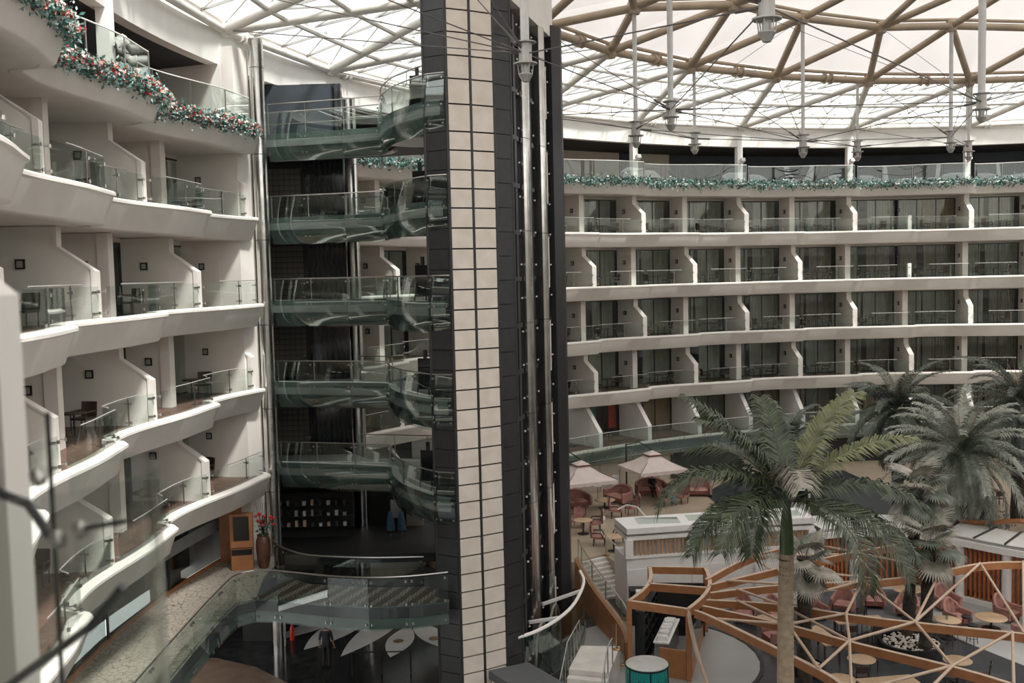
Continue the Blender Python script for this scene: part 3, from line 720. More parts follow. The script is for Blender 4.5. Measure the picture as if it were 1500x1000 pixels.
for s, w in ((.295, .075), (.69, .065)):
    z = 0.
    while z < ZL + .2:
        h = 3.3; L = []
        for j in range(7):
            t = -1 + j / 3; L.append(V3(LF(s + w * t, .10 * (1 - t * t) + .02), z + .01))
        L += [V3(LF(s + w, -.3), z + .01), V3(LF(s - w, -.3), z + .01)]
        MB().ext(L[::-1], (0, 0, min(h, ZL + .3 - z) - .02)).build('mirror_pilaster', 'chrome', tower); z += h
for F in (20.5, 17.2, 13.9, 10.6, 7.3, 4.0, .2):
    MB().ext([V3(LF(.79, -.04), F + .5), V3(LF(.84, -.04), F + .5), V3(LF(.84, -.3), F + .5), V3(LF(.79, -.3), F + .5)][::-1], (0, 0, 2.0)).build('landing_panel', 'stone_panel', tower)
MB().ext([V3(LF(.93, -.5), 0), V3(LF(.93, .06), 0), V3(LF(1.02, .30), 0), V3(LF(1.06, .30), 0), V3(LF(1.06, -.5), 0)][::-1], (0, 0, 24.75)).build('end_fin', 'black_metal', tower)
MB().ext([V3(LF(.03, .02), ZL + .3), V3(LF(1.0, .02), ZL + .3), V3(LF(1.0, -.5), ZL + .3), V3(LF(.03, -.5), ZL + .3)][::-1], (0, 0, 3.0)).build('head_band', 'plaster_white', tower)
# ================================================================== roof
roof = tag(empty('ceiling', (CX, CY, 24.4)), kind='structure')
RE, ZE, RA, ZA = 40.25, 24.45, 31.4, 25.95
KMIN, KMAX = -6, 20
def eave(k): return pol(TH(k), RE, ZE)
def nodeA(k): return pol(TH(k), RA, ZA)
BN = {8: Vector((5.9, 46.2, 26.9)), 4: Vector((15.3, 52.1, 27.7)), 0: Vector((24.4, 55.4, 27.9)), 14: Vector((.6, 30.7, 27.4))}
def nodeB(k): return BN.get(k, pol(TH(k), 26.2, 27.7))
def nodeC(k): return pol(TH(k), 14.7, 29.6)
def pipe(p, q, r, mt, name='roof_tube', n=10): MB().tube(p, q, r, n).build(name, mt, roof, True)
for k in range(KMIN, KMAX, 2):
    # eaves ring tube, twin pipe
    pipe(eave(k), eave(k + 2), .16, 'roof_tube'); pipe(eave(k) + Vector((0, 0, .28)), eave(k + 2) + Vector((0, 0, .28)), .09, 'roof_tube')
    MB().lathe([(.2, -.25), (.26, -.1), (.26, .15), (.2, .3)], eave(k), 10).build('node', 'roof_tube', roof)
    b = MB(); m_ = eave(k).lerp(eave(k + 2), .85); d = (eave(k + 2) - eave(k)).normalized()
    for s in (-.15, .15): b.tube(m_ + d * s, m_ + d * s + d * .06, .26, 8)
    b.build('flange', 'roof_tube', roof)
for k in range(KMIN + 1, KMAX, 2):
    for e in (k - 1, k + 1):
        pipe(eave(e), nodeA(k), .215, 'roof_tube')
    pipe(nodeA(k), nodeA(k + 2), .2, 'roof_tan'); pipe(nodeA(k) + Vector((0, 0, .36)), nodeA(k + 2) + Vector((0, 0, .42)), .1, 'roof_tan')
    MB().lathe([(.22, -.35), (.3, -.2), (.3, .25), (.22, .4)], nodeA(k), 10).build('node', 'roof_tan', roof)
    b = MB(); d = (nodeA(k + 2) - nodeA(k)).normalized(); m_ = nodeA(k).lerp(nodeA(k + 2), .45)
    for s in (-.22, .22): b.tube(m_ + d * s, m_ + d * s + d * .08, .32, 8)
    b.build('flange', 'roof_tan', roof)
    for bk in (k - 1, k + 1): pipe(nodeA(k), nodeB(bk), .19, 'roof_tan')
for k in range(KMIN, KMAX, 2):
    pipe(nodeB(k), nodeB(k + 2), .19, 'roof_tan'); pipe(nodeB(k) + Vector((0, 0, .34)), nodeB(k + 2) + Vector((0, 0, .34)), .09, 'roof_tan')
    MB().lathe([(.25, -.3), (.32, -.1), (.32, .2), (.25, .3)], nodeB(k), 10).build('node', 'roof_tan', roof)
    c = (k // 4) * 4
    pipe(nodeB(k), nodeC(c), .18, 'roof_tan')
    if k % 4: pipe(nodeB(k), nodeC(c + 4), .18, 'roof_tan')
    else: pipe(nodeC(c), nodeC(c + 4), .2, 'roof_tan'); pipe(nodeC(c), Vector((CX, CY, 30.6)), .18, 'roof_tan')
# glazing of the outer ring: purlins, mullions, panes
NR = 4
def tri_zone(A, B, T, purl, flip):
    up = Vector((0, 0, .26))
    for j in range(NR):
        f0, f1 = j / NR, (j + 1) / NR
        a0, b0, a1, b1 = A.lerp(T, f0), B.lerp(T, f0), A.lerp(T, f1), B.lerp(T, f1)
        if j and purl: pipe(a0, b0, .115, 'roof_tube', 'purlin', 8)
        n = NR - j
        for c in range(n):
            q0, q1 = a0.lerp(b0, c / n), a0.lerp(b0, (c + 1) / n); q2, q3 = a1.lerp(b1, (c + 1) / n), a1.lerp(b1, c / n)
            L = [p + up for p in (q0, q1, q2, q3)]; cen = sum(L, Vector()) / 4; L = [p.lerp(cen, .012) for p in L]
            if (L[2] - L[3]).length < .05: L = L[:3]
            MB().ext(L, (0, 0, .03)).build('pane', 'glass_roof', roof)
            if c: MB().bar(q0 + up * .8, q3 + up * .8, .05, .10).build('mullion', 'steel', roof)
            if n - 1: MB().bar(q0 + up * .8, q2 + up * .8, .04, .08).build('mullion', 'steel', roof)
for k in range(-2, 14, 2):
    tri_zone(eave(k), eave(k + 2), nodeA(k + 1), True, False)
    tri_zone(nodeA(k - 1), nodeA(k + 1), eave(k), True, True)
# remaining glazing beyond the view, one piece
b = MB()
for k in list(range(14, 34, 2)) + list(range(-28, -2, 2)):
    u = Vector((0, 0, .26)); b.poly([eave(k) + u, eave(k + 2) + u, nodeA(k + 1) + u]); b.poly([nodeA(k - 1) + u, nodeA(k + 1) + u, eave(k) + u])
tag(b.build('far_glazing', 'glass_roof', roof), kind='stuff')
# membrane cushions of the inner dome
for k in range(-28, 33, 2):
    u = Vector((0, 0, .5))
    A0, A1, B0, B1 = nodeA(k - 1) + u, nodeA(k + 1) + u, nodeB(k) + u, nodeB(k + 2) + u
    if k > 30: continue
    def cushion(P, Q, R_):
        rows = []
        for j in range(5):
            f = j / 4; rows.append([(P.lerp(R_, f)).lerp(Q.lerp(R_, f), s / 4) + Vector((0, 0, .5 * math.sin(math.pi * f) * math.sin(math.pi * s / 4))) for s in range(5)])
        MB().grid(rows).build('membrane_panel', 'membrane', roof, True)
    cushion(A0, A1, B0)
    cushion(B1, B0, nodeA(k + 1) + u)
    c = (k // 4) * 4
    cushion(B0, B1, nodeC(c if k % 4 == 0 else c + 4) + u)
    if k % 4 == 0: cushion(nodeC(c + 4) + u, nodeC(c) + u, nodeB(k + 2) + u); cushion(nodeC(c) + u, nodeC(c + 4) + u, Vector((CX, CY, 31.1)))
    # cable-braced struts with hubs
def strut(top, hub, r, s=1.):
    o = MB().tube(hub, top, r, 10).build('strut', 'strut_grey', roof, True)
    x, y, z = hub
    MB().lathe([(.20 * s, .34 * s), (.34 * s, .34 * s), (.34 * s, .31 * s), (.2 * s, .31 * s), (.2 * s, -.28 * s), (.36 * s, -.28 * s), (.36 * s, -.32 * s), (.12 * s, -.34 * s), (.12 * s, -.58 * s), (.22 * s, -.60 * s), (.22 * s, -.63 * s), (.10 * s, -.84 * s), (.02 * s, -.86 * s)], hub, 12).build('hub', 'hub_metal', o)
    b = MB()
    for j in range(6): a = j * math.pi / 3; b.tube((x + .24 * s * math.cos(a), y + .24 * s * math.sin(a), z - .3 * s), (x + .2 * s * math.cos(a), y + .2 * s * math.sin(a), z - .6 * s), .018 * s, 5)
    b.build('rod', 'hub_metal', o)
    return hub
HUB = {}
def up_to(h, z): return Vector((h[0], h[1], z))
HUBS = [('A5', pol(TH(5) - .9, 31.6, 22.15), 25.9, .09), ('A1', pol(TH(1) + 1.4, 31.4, 22.05), 25.9, .09), ('Am1', pol(TH(-1) - .1, 31.6, 22.05), 26, .09), ('B8', Vector((5.9, 46.2, 21.45)), 26.9, .10),
        ('B4', Vector((15.3, 52.1, 21.45)), 27.7, .10), ('B0', Vector((24.4, 55.4, 21.9)), 27.9, .11), ('C1', Vector((6.7, 41.2, 21.5)), 28.0, .12), ('C2', Vector((19.3, 41.0, 21.5)), 29.6, .15), ('D1', Vector((6.25, 24.2, 21.2)), 28.2, .14), ('B14', Vector((.6, 30.6, 21.6)), 27.4, .13), ('A9', pol(TH(9), 31.4, 22.05), 25.9, .09)]
for n, h, zt, r in HUBS: HUB[n] = strut(up_to(h, zt), h, r, 1.0)
def cab(a, c, r=.022, sag=0.):
    d = (c - a).normalized(); b = MB().tube(a + d * .3, c, r, 5); b.tube(a + d * .2, a + d * .9, r * 2.2, 6); b.build('cable', 'cable', roof)
for a, c in (('A5', 'B8'), ('A5', 'B4'), ('A1', 'B4'), ('A1', 'B0'), ('Am1', 'B0'), ('B8', 'C1'), ('B8', 'B4'), ('B4', 'B0'), ('C1', 'C2'), ('C1', 'B4'), ('C1', 'B14'), ('C2', 'D1'), ('C2', 'B4'), ('C2', 'B0'), ('D1', 'C1'), ('D1', 'B14'), ('A9', 'C1'), ('A9', 'B8')): cab(HUB[a], HUB[c])
for n, k in (('A5', 4), ('A5', 6), ('A1', 0), ('A1', 2), ('Am1', -2), ('Am1', 0), ('A9', 8), ('A9', 10), ('B14', 12), ('B14', 14), ('B14', 16)): cab(HUB[n], eave(k), .02)
for n, k in (('B14', 11), ('B14', 13), ('B14', 15), ('D1', 15), ('D1', 17), ('C1', 9), ('B4', 3), ('B4', 5), ('B0', -1), ('B0', 1), ('C2', -3)): cab(HUB[n], nodeA(k), .02)
for a, k in (('C1', 4), ('C2', 2), ('C2', -4), ('D1', 18), ('D1', 10), ('C2', 6)): cab(HUB[a], nodeB(k), .012)
# ================================================================== floors
floor = tag(empty('floor', (5, 40, 0)), kind='structure')
b = MB(); b.poly([pol(a * 6, 46, 0) for a in range(60)]); b.build('cafe_paving', 'cafe_floor', floor)
def flat(name, pts, z, m, h=.012): MB().ext([V3(p, z) for p in pts], (0, 0, h)).build(name, m, floor)
flat('lobby_paving', [(-14, 33.5), (-9.5, 30.5), (-2.4, 30.5), (-2.4, 44.5), (-14, 46)], .001, 'granite_dark')
flat('tan_paving', [(-14, 30), (-9.8, 30), (-7.6, 33.5), (-8.6, 36.0), (-10.2, 37.6), (-12, 38.6), (-14, 39)], .015, 'lobby_tan')
flat('grey_paving', [(5.2 + 4.0 * math.cos(math.radians(a)), 37.6 + 4.2 * math.sin(math.radians(a))) for a in range(-80, 161, 12)] + [(2.2, 40), (2.0, 33.2)], .004, 'grey_floor')
b = MB()
b.grid([[(5.2 + 4.0 * c * math.cos(math.radians(a)), 37.6 + 4.2 * c * math.sin(math.radians(a)), .03) for a in range(-80, 100, 8)] for c in (1.0, 1.035)]); b.build('channel', 'black_plain', floor)
flat('grey_paving', [(16.8, 40.5), (19, 35.5), (22.5, 33.5), (26, 38), (24, 43), (18, 44)], .004, 'grey_floor')
flat('grey_paving', [(11, 41.2), (13.8, 39.6), (17, 41.5), (18, 45), (11, 44)], .006, 'asphalt')
def petal(a, c, w):
    a, c = Vector(a), Vector(c); d = c - a; n = Vector((-d.y, d.x)).normalized(); L = []
    for j in range(12): t = j / 11; L.append(a + d * t + n * w * math.sin(math.pi * t) ** .9)
    for j in range(1, 11): t = 1 - j / 11; L.append(a + d * t - n * w * math.sin(math.pi * t) ** .9)
    MB().ext([V3(p, .012) for p in L][::-1], (0, 0, .008)).build('petal_inlay', 'petal_white', floor)
petal((-10.2, 40.4), (-7.6, 43.6), .5); petal((-8.7, 39.3), (-6.6, 44.0), .75); petal((-7.07, 38.5), (-5.0, 44.2), .62); petal((-5.08, 38.3), (-4.7, 41.8), .55); petal((-4.6, 42.4), (-2.7, 38.9), .55); petal((-5.6, 42.6), (-3.2, 45.5), .5)
for x, y in ((-4.95, 40.0), (-3.5, 40.2)):
    MB().lathe([(.10, .024), (.22, .024), (.22, .03), (.10, .03)], (x, y, 0), 14).build('brass_medallion', 'brass', floor)
# terrace slab (cafe terrace with parasols)
TER = [(1.6, 45.2), (2.74, 46.37), (4.23, 47.4), (5.0, 45.0), (9.5, 45.6), (13.5, 46.2), (18, 46.4), (24, 47), (33, 47)]
ter = tag(empty('floor_terrace', (8, 52, 0)), kind='structure')
MB().ext([V3(p, 0) for p in TER] + [pol(TH(k), 39.6, 0) for k in frange(-4, 8.6, 40)] + [Vector((-1.5, 45, 0))], (0, 0, 1.3)).build('terrace_paving', 'terrace_floor', ter)
MB().ext([V3(p, 1.3) for p in ((12.5, 46.8), (18, 46.5), (23.5, 47.1), (23, 56), (22, 66), (15, 65.5), (11.5, 60))], (0, 0, .012)).build('shade_overlay', 'cafe_floor', ter)  # dark sheet over the pale terrace: shade behind the palms put in as colour
wall_back = tag(empty('wall_back', pol(300, 44, 0)), kind='structure')
MB().grid([[pol(TH(k), 44, 0), pol(TH(k), 44, 24.4)] for k in frange(18, 55.2, 60)]).build('far_wall', 'plaster', wall_back)
for F in [4.0] + ROWS + [TOPF]:
    for a, c in (((18, 20.6), (26.5, 55.2)) if F < 15 else ((18, 55.2),)):
        MB().grid([[pol(TH(k), 40.2, F - .7), pol(TH(k), 40.0, F + .1), pol(TH(k), 44, F + .1), pol(TH(k), 44, F - .7)] for k in frange(a, c, 40)], closed=True).build('far_slab', 'plaster', wall_back)
# ================================================================== mezzanine walkway at lower left
mz = tag(empty('floor_mezzanine', (-8, 33, MEZ)), kind='structure')
OUT = [Vector(p) for p in ((-9.55, 21.5), (-9.6, 25.35), (-9.64, 28.8), (-9.62, 31.6), (-9.5, 33.0), (-9.0, 33.45), (-8.2, 33.35), (-6.35, 32.65), (-4.95, 32.35), (-3.6, 32.4), (-2.33, 32.75))]
INN = [Vector(p) for p in ((-3.3, 34.62), (-4.6, 34.62), (-5.75, 34.75), (-7.47, 35.2), (-8.6, 36.2), (-9.26, 37.3))]
left_in = [Vector((-9.6, 39.3)), Vector((-11.6, 38.2)), Vector((-12.6, 34)), Vector((-12.9, 30)), Vector((-12.8, 25)), Vector((-12.3, 21.5))]
MB().ext([V3(p, MEZ - .35) for p in OUT + [Vector((-2.3, 34.6))] + INN + left_in][::-1], (0, 0, .35)).build('deck', 'asphalt', mz)
MB().ext([V3(p, MEZ + .002) for p in OUT[:6] + [Vector((-9.35, 36)), Vector((-9.3, 37.6))] + left_in], (0, 0, .012)).build('mosaic_paving', 'mosaic', mz)
# plank floor of the mezzanine bridge, board by board
for j in range(25):
    t0 = j / 25; x0, x1 = -9.1 + 6.6 * t0, -9.1 + 6.6 * (j + 1) / 25 - .03
    def yo(x):
        for a, c in zip(OUT[5:-1], OUT[6:]):
            if a.x <= x <= c.x: return a.y + (c.y - a.y) * (x - a.x) / (c.x - a.x)
        return OUT[5].y
    def yi(x):
        Q = [Vector((-2.2, 34.6))] + INN
        for a, c in zip(Q[:-1], Q[1:]):
            if c.x <= x <= a.x: return c.y + (a.y - c.y) * (x - c.x) / (a.x - c.x)
        return 37.3
    sk = .75
    MB().ext([Vector((x0, yo(x0) + .12, MEZ)), Vector((x1, yo(x1) + .12, MEZ)), Vector((min(x1 + sk, -2.4), yi(min(x1 + sk, -2.4)) - .1, MEZ)), Vector((min(x0 + sk, -2.45), yi(min(x0 + sk, -2.45)) - .1, MEZ))], (0, 0, .02)).build('floor_plank', 'bridge_floor' if j % 2 else 'wood_dark', mz)
def run_fascia(P, F, parent, side=1.):
    N = [n * side for n in normals(P)]
    MB().shell([[V3(p - n * .08, F + z) for p, n in zip(P, N)] for z in (-.72, .04)], .03).build('fascia', 'bridge_fascia', parent, True)
run_fascia(OUT, MEZ, mz)
def mezz_rail(P, label, low=-.75, m='glass_bridge', pan=2):
    root = thing('glass_balustrade', label, 'balustrade', V3(P[len(P) // 2], MEZ)); N = normals(P)
    for j in range(0, len(P) - 1, pan):
        e = min(j + pan, len(P) - 1); Q = []
        for h in range(j, e): Q += [P[h].lerp(P[h + 1], s / 3) for s in range(3)]
        Q.append(P[e]); d0 = (Q[1] - Q[0]).normalized() * .01; Q[0] = Q[0] + d0; Q[-1] = Q[-1] - d0
        pn = MB().shell([[V3(p, MEZ + z) for p in Q] for z in (low, 0, 1.0)], .014).build('glass_panel', m, root, True)
        b = MB()
        for p in (Q[0] + d0 * 9, Q[-1] - d0 * 9):
            for z in (low + .2, .1, .88) if low < 0 else (.15, .88): b.lathe([(.04, -.04), (.04, .04)], V3(p, MEZ + z), 7)
        b.build('bolt', 'steel', pn)
    MB().path([V3(p, MEZ + 1.06) for p in smooth_path([tuple(p) for p in P], 3)], .03, 7).build('handrail', 'steel', root, True)
mezz_rail(OUT[:6], 'glass balustrade with steel handrail along the mosaic walkway at lower left', pan=1)
mezz_rail(OUT[5:], 'curved glass balustrade of the lowest bridge below the five upper ones', pan=1)
mezz_rail(INN, 'rear curved glass balustrade of the lowest bridge by the dark shop', low=.05, m='glass_dark')
# dark shop front along the walkway
WN[0] += 1
sf = tag(empty('window_%d' % WN[0], pol(176, 41.4, MEZ)), kind='structure')
for a, c in zip(frange(11.9, 17.5, 5)[:-1], frange(11.9, 17.5, 5)[1:]):
    MB().shell([[pol(TH(k), 41.2, MEZ + z) for k in frange(a + .01, c - .01, 3)] for z in (.12, 2.55)], .02).build('pane', 'glass_dark', sf)
    MB().bar(pol(TH(a), 41.15, MEZ), pol(TH(a), 41.15, MEZ + 2.6), .07, .07).build('mullion', 'black_metal', sf)
MB().shell([[pol(TH(k), 41.12, MEZ + z) for k in frange(11.9, 17.5, 16)] for z in (1.25, 1.72)], .02).build('frosted_band', 'frosted', sf)
MB().shell([[pol(TH(k), 41.1, MEZ + z) for k in frange(11.9, 17.5, 16)] for z in (.0, .13)], .05).build('wood_sill', 'wood_orange', sf)
MB().grid([[pol(TH(k), 42.6, MEZ - .3), pol(TH(k), 42.6, MEZ + 2.7)] for k in frange(11.9, 17.5, 12)]).build('shop_dark', 'room_dark', sf)
MB().bar((-11.55, 38.15, MEZ + 1.3), (-10.7, 38.3, MEZ + 1.3), .1, 2.6).build('wood_pier', 'wood_orange', sf)
# directory stand and vase
s = thing('directory_stand', 'wooden directory stand with black screen beside the tall vase', 'stand', (-10.42, 37.2, MEZ + .014), math.radians(8))
MB().box(-.40, .40, -.16, .16, 0, .82).build('lower_cabinet', 'wood_orange', s, local=True)
MB().box(-.42, .42, -.13, .13, .86, 2.15).build('upper_cabinet', 'wood_orange', s, local=True)
MB().box(-.29, .29, -.15, -.13, 1.13, 2.05).build('screen', 'screen', s, local=True); MB().box(-.38, .38, -.175, -.16, .58, .80).build('dark_slot', 'screen', s, local=True); MB().box(-.36, .36, -.1, .1, .8, .88).build('neck', 'black_plain', s, local=True)
v = thing('flower_vase', 'tall brown vase with red flowers by the chrome column', 'vase', (-9.66, 37.35, MEZ + .014))
MB().lathe([(.17, 0), (.24, .3), (.28, .75), (.27, 1.05), (.2, 1.22), (.23, 1.28), (.2, 1.28), (.17, 1.2)], n=20).build('vase', 'vase_brown', v, True, True)
rnd = random.Random(4); st = MB(); fl = MB(); lf = MB()
for j in range(26):
    a = rnd.random() * 6.28; r_ = rnd.uniform(.1, .45); z_ = rnd.uniform(1.55, 2.1); tip = Vector((r_ * math.cos(a), r_ * math.sin(a), z_))
    st.path([(0, 0, 1.2), (tip.x * .4, tip.y * .4, 1.5), tip], .008, 4)
    if j < 15:
        fl.lathe([(.02, -.05), (.07, -.02), (.075, .03), (.03, .06)], tip, 7)
    for h in range(4):
        d = Vector((rnd.gauss(0, 1), rnd.gauss(0, 1), rnd.gauss(0, .6))).normalized() * .13; e = d.cross(Vector((0, 0, 1))) * .35; p = tip * .85 + Vector((0, 0, -.1)); lf.poly([p, p + d * .5 + e, p + d, p + d * .5 - e])
for j in range(6): st.path([(0, 0, 1.2), (.05 * j - .12, .03, 1.9), (.09 * j - .25, .05, 2.5)], .006, 4)
st.build('stems', 'bark_dark', v, local=True); fl.build('red_flowers', 'flower_red', v, True, True); lf.build('leaves', 'leaf_teal', v, local=True)
# shop goods behind the lowest bridge
sh = thing('display_shelf', 'dark shop shelf with small pale goods behind the lowest bridge', 'shelf', (-7.9, 41.6, MEZ))
MB().box(-10.1, -6.9, 41.7, 41.95, MEZ, MEZ + 1.9).build('carcass', 'black_plain', sh)
for z in (.5, .95, 1.4): MB().box(-10.1, -6.9, 41.35, 41.7, MEZ + z, MEZ + z + .03).build('shelf_board', 'black_metal', sh)
for z, zw in ((.53, 'lowest'), (.98, 'middle'), (1.43, 'top')):
    for j in range(9):
        x = -9.95 + j * .34; h = rnd.uniform(.12, .26); wd = rnd.uniform(.08, .14)
        MB().box(x - wd / 2, x + wd / 2, 41.4, 41.52, MEZ + z, MEZ + z + h).solo('gift_box', rnd.choice(['hub_metal', 'steel_dark', 'strut_grey', 'wood_pale']), 'small pale boxed item, %s from the left on the %s shop shelf' % (ORD[j + 1], zw), 'box', 'goods on the shop shelf')
MB().box(-7.6, -4.2, 43.6, 43.8, MEZ - .3, MEZ + 2.9).build('shop_back', 'black_plain', wall_lobby)
MB().box(-14, -2.5, 38.9, 44.2, MEZ - .36, MEZ).build('shop_floor', 'black_plain', wall_lobby)
MB().box(-5.35, -4.1, 43.2, 43.3, MEZ, MEZ + 1.9).solo('room_divider', 'stone_panel', 'pinkish divider behind the screen in the dark shop', 'divider')
tv = thing('shop_screen', 'upright screen standing in the dark shop behind the lowest bridge', 'screen', (-5.15, 42.5, MEZ))
MB().box(-5.55, -4.75, 42.5, 42.58, MEZ + .2, MEZ + 1.5).build('bezel', 'black_plain', tv); MB().box(-5.42, -4.95, 42.48, 42.5, MEZ + .55, MEZ + 1.35).build('display', 'steel', tv); MB().box(-5.4, -4.9, 42.4, 42.7, MEZ, MEZ + .2).build('foot', 'black_plain', tv)
for j, x in enumerate((-5.32, -4.85)):
    b = MB(); b.shell([[(x + (s - .5) * w_, 41.5 + .05 * math.sin(s * 9), MEZ + z) for s in frange(0, 1, 6)] for z, w_ in ((.25, .38), (.7, .30), (1.05, .16))], .05)
    b.tube((x, 41.52, MEZ), (x, 41.52, MEZ + 1.1), .015, 5)
    b.solo('hanging_jeans', 'jeans', '%s pale blue jeans on a stand in the dark shop' % ('left' if j == 0 else 'right'), 'jeans', 'jeans in the shop')
o = thing('fire_extinguisher', 'red fire extinguisher on the dark lobby floor by the pillar', 'extinguisher', (-9.4, 40.4, 0.02))
MB().lathe([(.09, 0), (.1, .05), (.1, .5), (.05, .6), (.03, .66)], n=12).build('cylinder', 'red_paint', o, True, True); MB().box(-.03, .09, -.02, .02, .66, .74).build('valve', 'black_plain', o, local=True)
MB().box(-.85, .85, -.2, .2, 0, 3.6).solo('lobby_pier', 'black_plain', 'dark square pier standing under the lowest bridge in the lobby', 'pier').location = (-10.6, 40.6, 0.0)
# barrier in the lobby
bar = thing('barrier_rail', 'low dark barrier rail on the black lobby floor', 'barrier', (-5.2, 36.6, .013))
for x in (-1.1, 0, 1.1): MB().tube((x, 0, 0), (x, 0, .9), .03, 6).build('post', 'black_metal', bar, local=True)
MB().tube((-1.1, 0, .88), (1.1, 0, .88), .025, 6).build('rail', 'black_metal', bar, local=True)
# ================================================================== lift pit enclosure, platform, stairs
ring = [Vector(p) for p in ((-.05, 34.2), (.6, 34.75), (1.35, 35.8), (2.05, 37.3), (2.55, 39.2), (2.75, 40.6), (2.68, 41.8))]
rs = smooth_path([tuple(p) for p in ring], 4)
lp = thing('lift_enclosure', 'curved glass screen with broad steel rail around the lift pit', 'screen', (1.2, 37, 0))
for a in range(0, len(rs) - 1, 6):
    Q = rs[a:a + 7]
    MB().shell([[V3(p, z) for p in Q] for z in (.05, 1.2, 2.15)], .015).build('glass_panel', 'glass_bridge', lp, True)
MB().path([V3(p, 2.22) for p in rs], .065, 8).build('top_rail', 'plaster_white', lp, True)
N = normals(rs); MB().shell([[V3(p + n * .04, z) for p, n in zip(rs, N)] for z in (0.02, .35)], .02).build('kick_plate', 'steel', lp, True)
for s_, r_ in ((.18, 9), (.5, 16)):
    MB().bar(V3(LF(s_, -.1), 2.25), V3(rs[r_], 2.22), .12, .1).build('cross_beam', 'strut_grey', lp)
for s_ in (.2, .52):
    P0 = LF(s_, .35); d = Vector((.27, .96)); L = []
    for j in range(13):
        a = math.pi * j / 12; L.append(V3(P0 + d * (-1.0 * math.cos(a)), .1 + (2.1 * math.sin(a) ** .7)))
    MB().ext(L, (.03, -.01, 0)).build('arched_pane', 'glass_bridge', lp); MB().path(L, .05, 6).build('arch_frame', 'steel', lp, True)
for a, c in (((.35, 34.6, 2.1), (1.3, 35.9, .1)), ((1.2, 35.7, 2.1), (.5, 34.9, .2))): MB().bar(a, c, .05, .05).build('brace', 'black_metal', lp)
MB().ext([Vector(p) for p in ((-1.05, 33.25, 1.15), (.3, 33.9, 1.15), (1.95, 31.3, 1.15), (.5, 30.7, 1.15))][::-1], (0, 0, .3)).solo('service_hood', 'asphalt', 'flat dark grey box roof at the foot of the lift tower', 'box')
MB().ext([Vector(p) for p in ((-.95, 33.1, 0), (.2, 33.6, 0), (1.85, 31.4, 0), (.55, 30.8, 0))][::-1], (0, 0, 1.15)).solo('service_box', 'plaster', 'pale box standing under the flat dark roof at the lift tower', 'box')
pf = tag(empty('floor_landing', (2.8, 35.5, 0)), kind='structure')
MB().ext([Vector(p) for p in ((2.35, 36.75, 0), (1.75, 34.55, 0), (3.15, 34.1, 0), (3.8, 36.6, 0))], (0, 0, .9)).build('landing', 'marble_white', pf)
for j in range(4): MB().ext([Vector(p) for p in ((1.75 - .1 * j, 34.5 - .32 * j, 0), (1.66 - .1 * j, 34.2 - .32 * j, 0), (3.02 - .1 * j, 33.75 - .32 * j, 0), (3.12 - .1 * j, 34.07 - .32 * j, 0))], (0, 0, .72 - .18 * j)).build('step', 'marble_white', pf)
def rail_run(name, label, pts, h, posts, m='steel', glassy=True, r=.026):
    root = thing(name, label, 'handrail', pts[0]); P = [Vector(p) for p in pts]
    MB().path([p + Vector((0, 0, h)) for p in P], r, 7).build('handrail', m, root, True)
    L = [0]
    for a, c in zip(P[:-1], P[1:]): L.append(L[-1] + (c - a).length)
    def at(s):
        for j in range(len(P) - 1):
            if s <= L[j + 1] + 1e-6: return P[j].lerp(P[j + 1], (s - L[j]) / max(1e-6, L[j + 1] - L[j]))
        return P[-1]
    S = [L[-1] * j / (posts - 1) for j in range(posts)]
    for s in S: MB().tube(at(s), at(s) + Vector((0, 0, h)), .022, 6).build('post', m, root)
    if glassy:
        for a, c in zip(S[:-1], S[1:]): MB().shell([[at(a + (c - a) * f) + Vector((0, 0, z)) for f in (.06, .5, .94)] for z in (.12, h - .12)], .012).build('glass_panel', 'glass_rail', root)
    return root
rail_run('stair_rail', 'double steel stair rail beside the glass lift screen', [(1.35, 33.0, .1), (1.72, 34.5, .9), (2.3, 36.7, .9)], 1.0, 8, glassy=False)
rail_run('stair_rail', 'straight steel handrail descending from the white landing', [(2.75, 32.8, .0), (3.1, 34.1, .9), (3.35, 34.9, .9)], .95, 4, glassy=False)
for x, y in ((3.65, 36.3), (4.0, 37.0)):
    t = thing('rope_post', 'slim brass barrier post %s the white landing' % ('at the corner of' if y < 36.5 else 'just behind'), 'post', (x, y, .02 if y > 36.5 else .9)); MB().lathe([(.16, 0), (.15, .03), (.03, .05), (.025, .95), (.04, .98)], n=12).build('pole', 'brass', t, True, True)
# curved timber stair wall
TW = [Vector(p) for p in ((2.82, 45.9, 1.62), (2.9, 44.8, 1.55), (3.2, 42.6, 1.45), (3.6, 40.6, 1.28), (4.05, 38.9, 1.02), (4.2, 37.9, .85), (4.15, 37.2, .8))]
tw = smooth_path([(p.x, p.y, p.z) for p in TW], 4)
wt = thing('stair_wall', 'curved orange timber stair wall with glass and steel handrail', 'stair wall', (3.3, 41, 0))
MB().shell([[Vector((p.x, p.y, 0.0)) for p in tw], [Vector((p.x, p.y, p.z)) for p in tw]], .12).build('timber_panel', 'wood_orange', wt, True)
MB().path([p + Vector((.06, 0, .02)) for p in tw], .07, 4).build('coping', 'wood_pale', wt)
MB().path([p + Vector((.06, 0, .9)) for p in tw], .03, 7).build('handrail', 'steel', wt, True)
for j in range(0, len(tw), 4): MB().tube(tw[j] + Vector((.06, 0, 0)), tw[j] + Vector((.06, 0, .9)), .025, 6).build('post', 'steel', wt)
for j in range(0, len(tw) - 4, 4): MB().shell([[tw[j + h] + Vector((.06, 0, z)) for h in range(5)] for z in (.12, .78)], .012).build('glass_panel', 'glass_rail', wt, True)
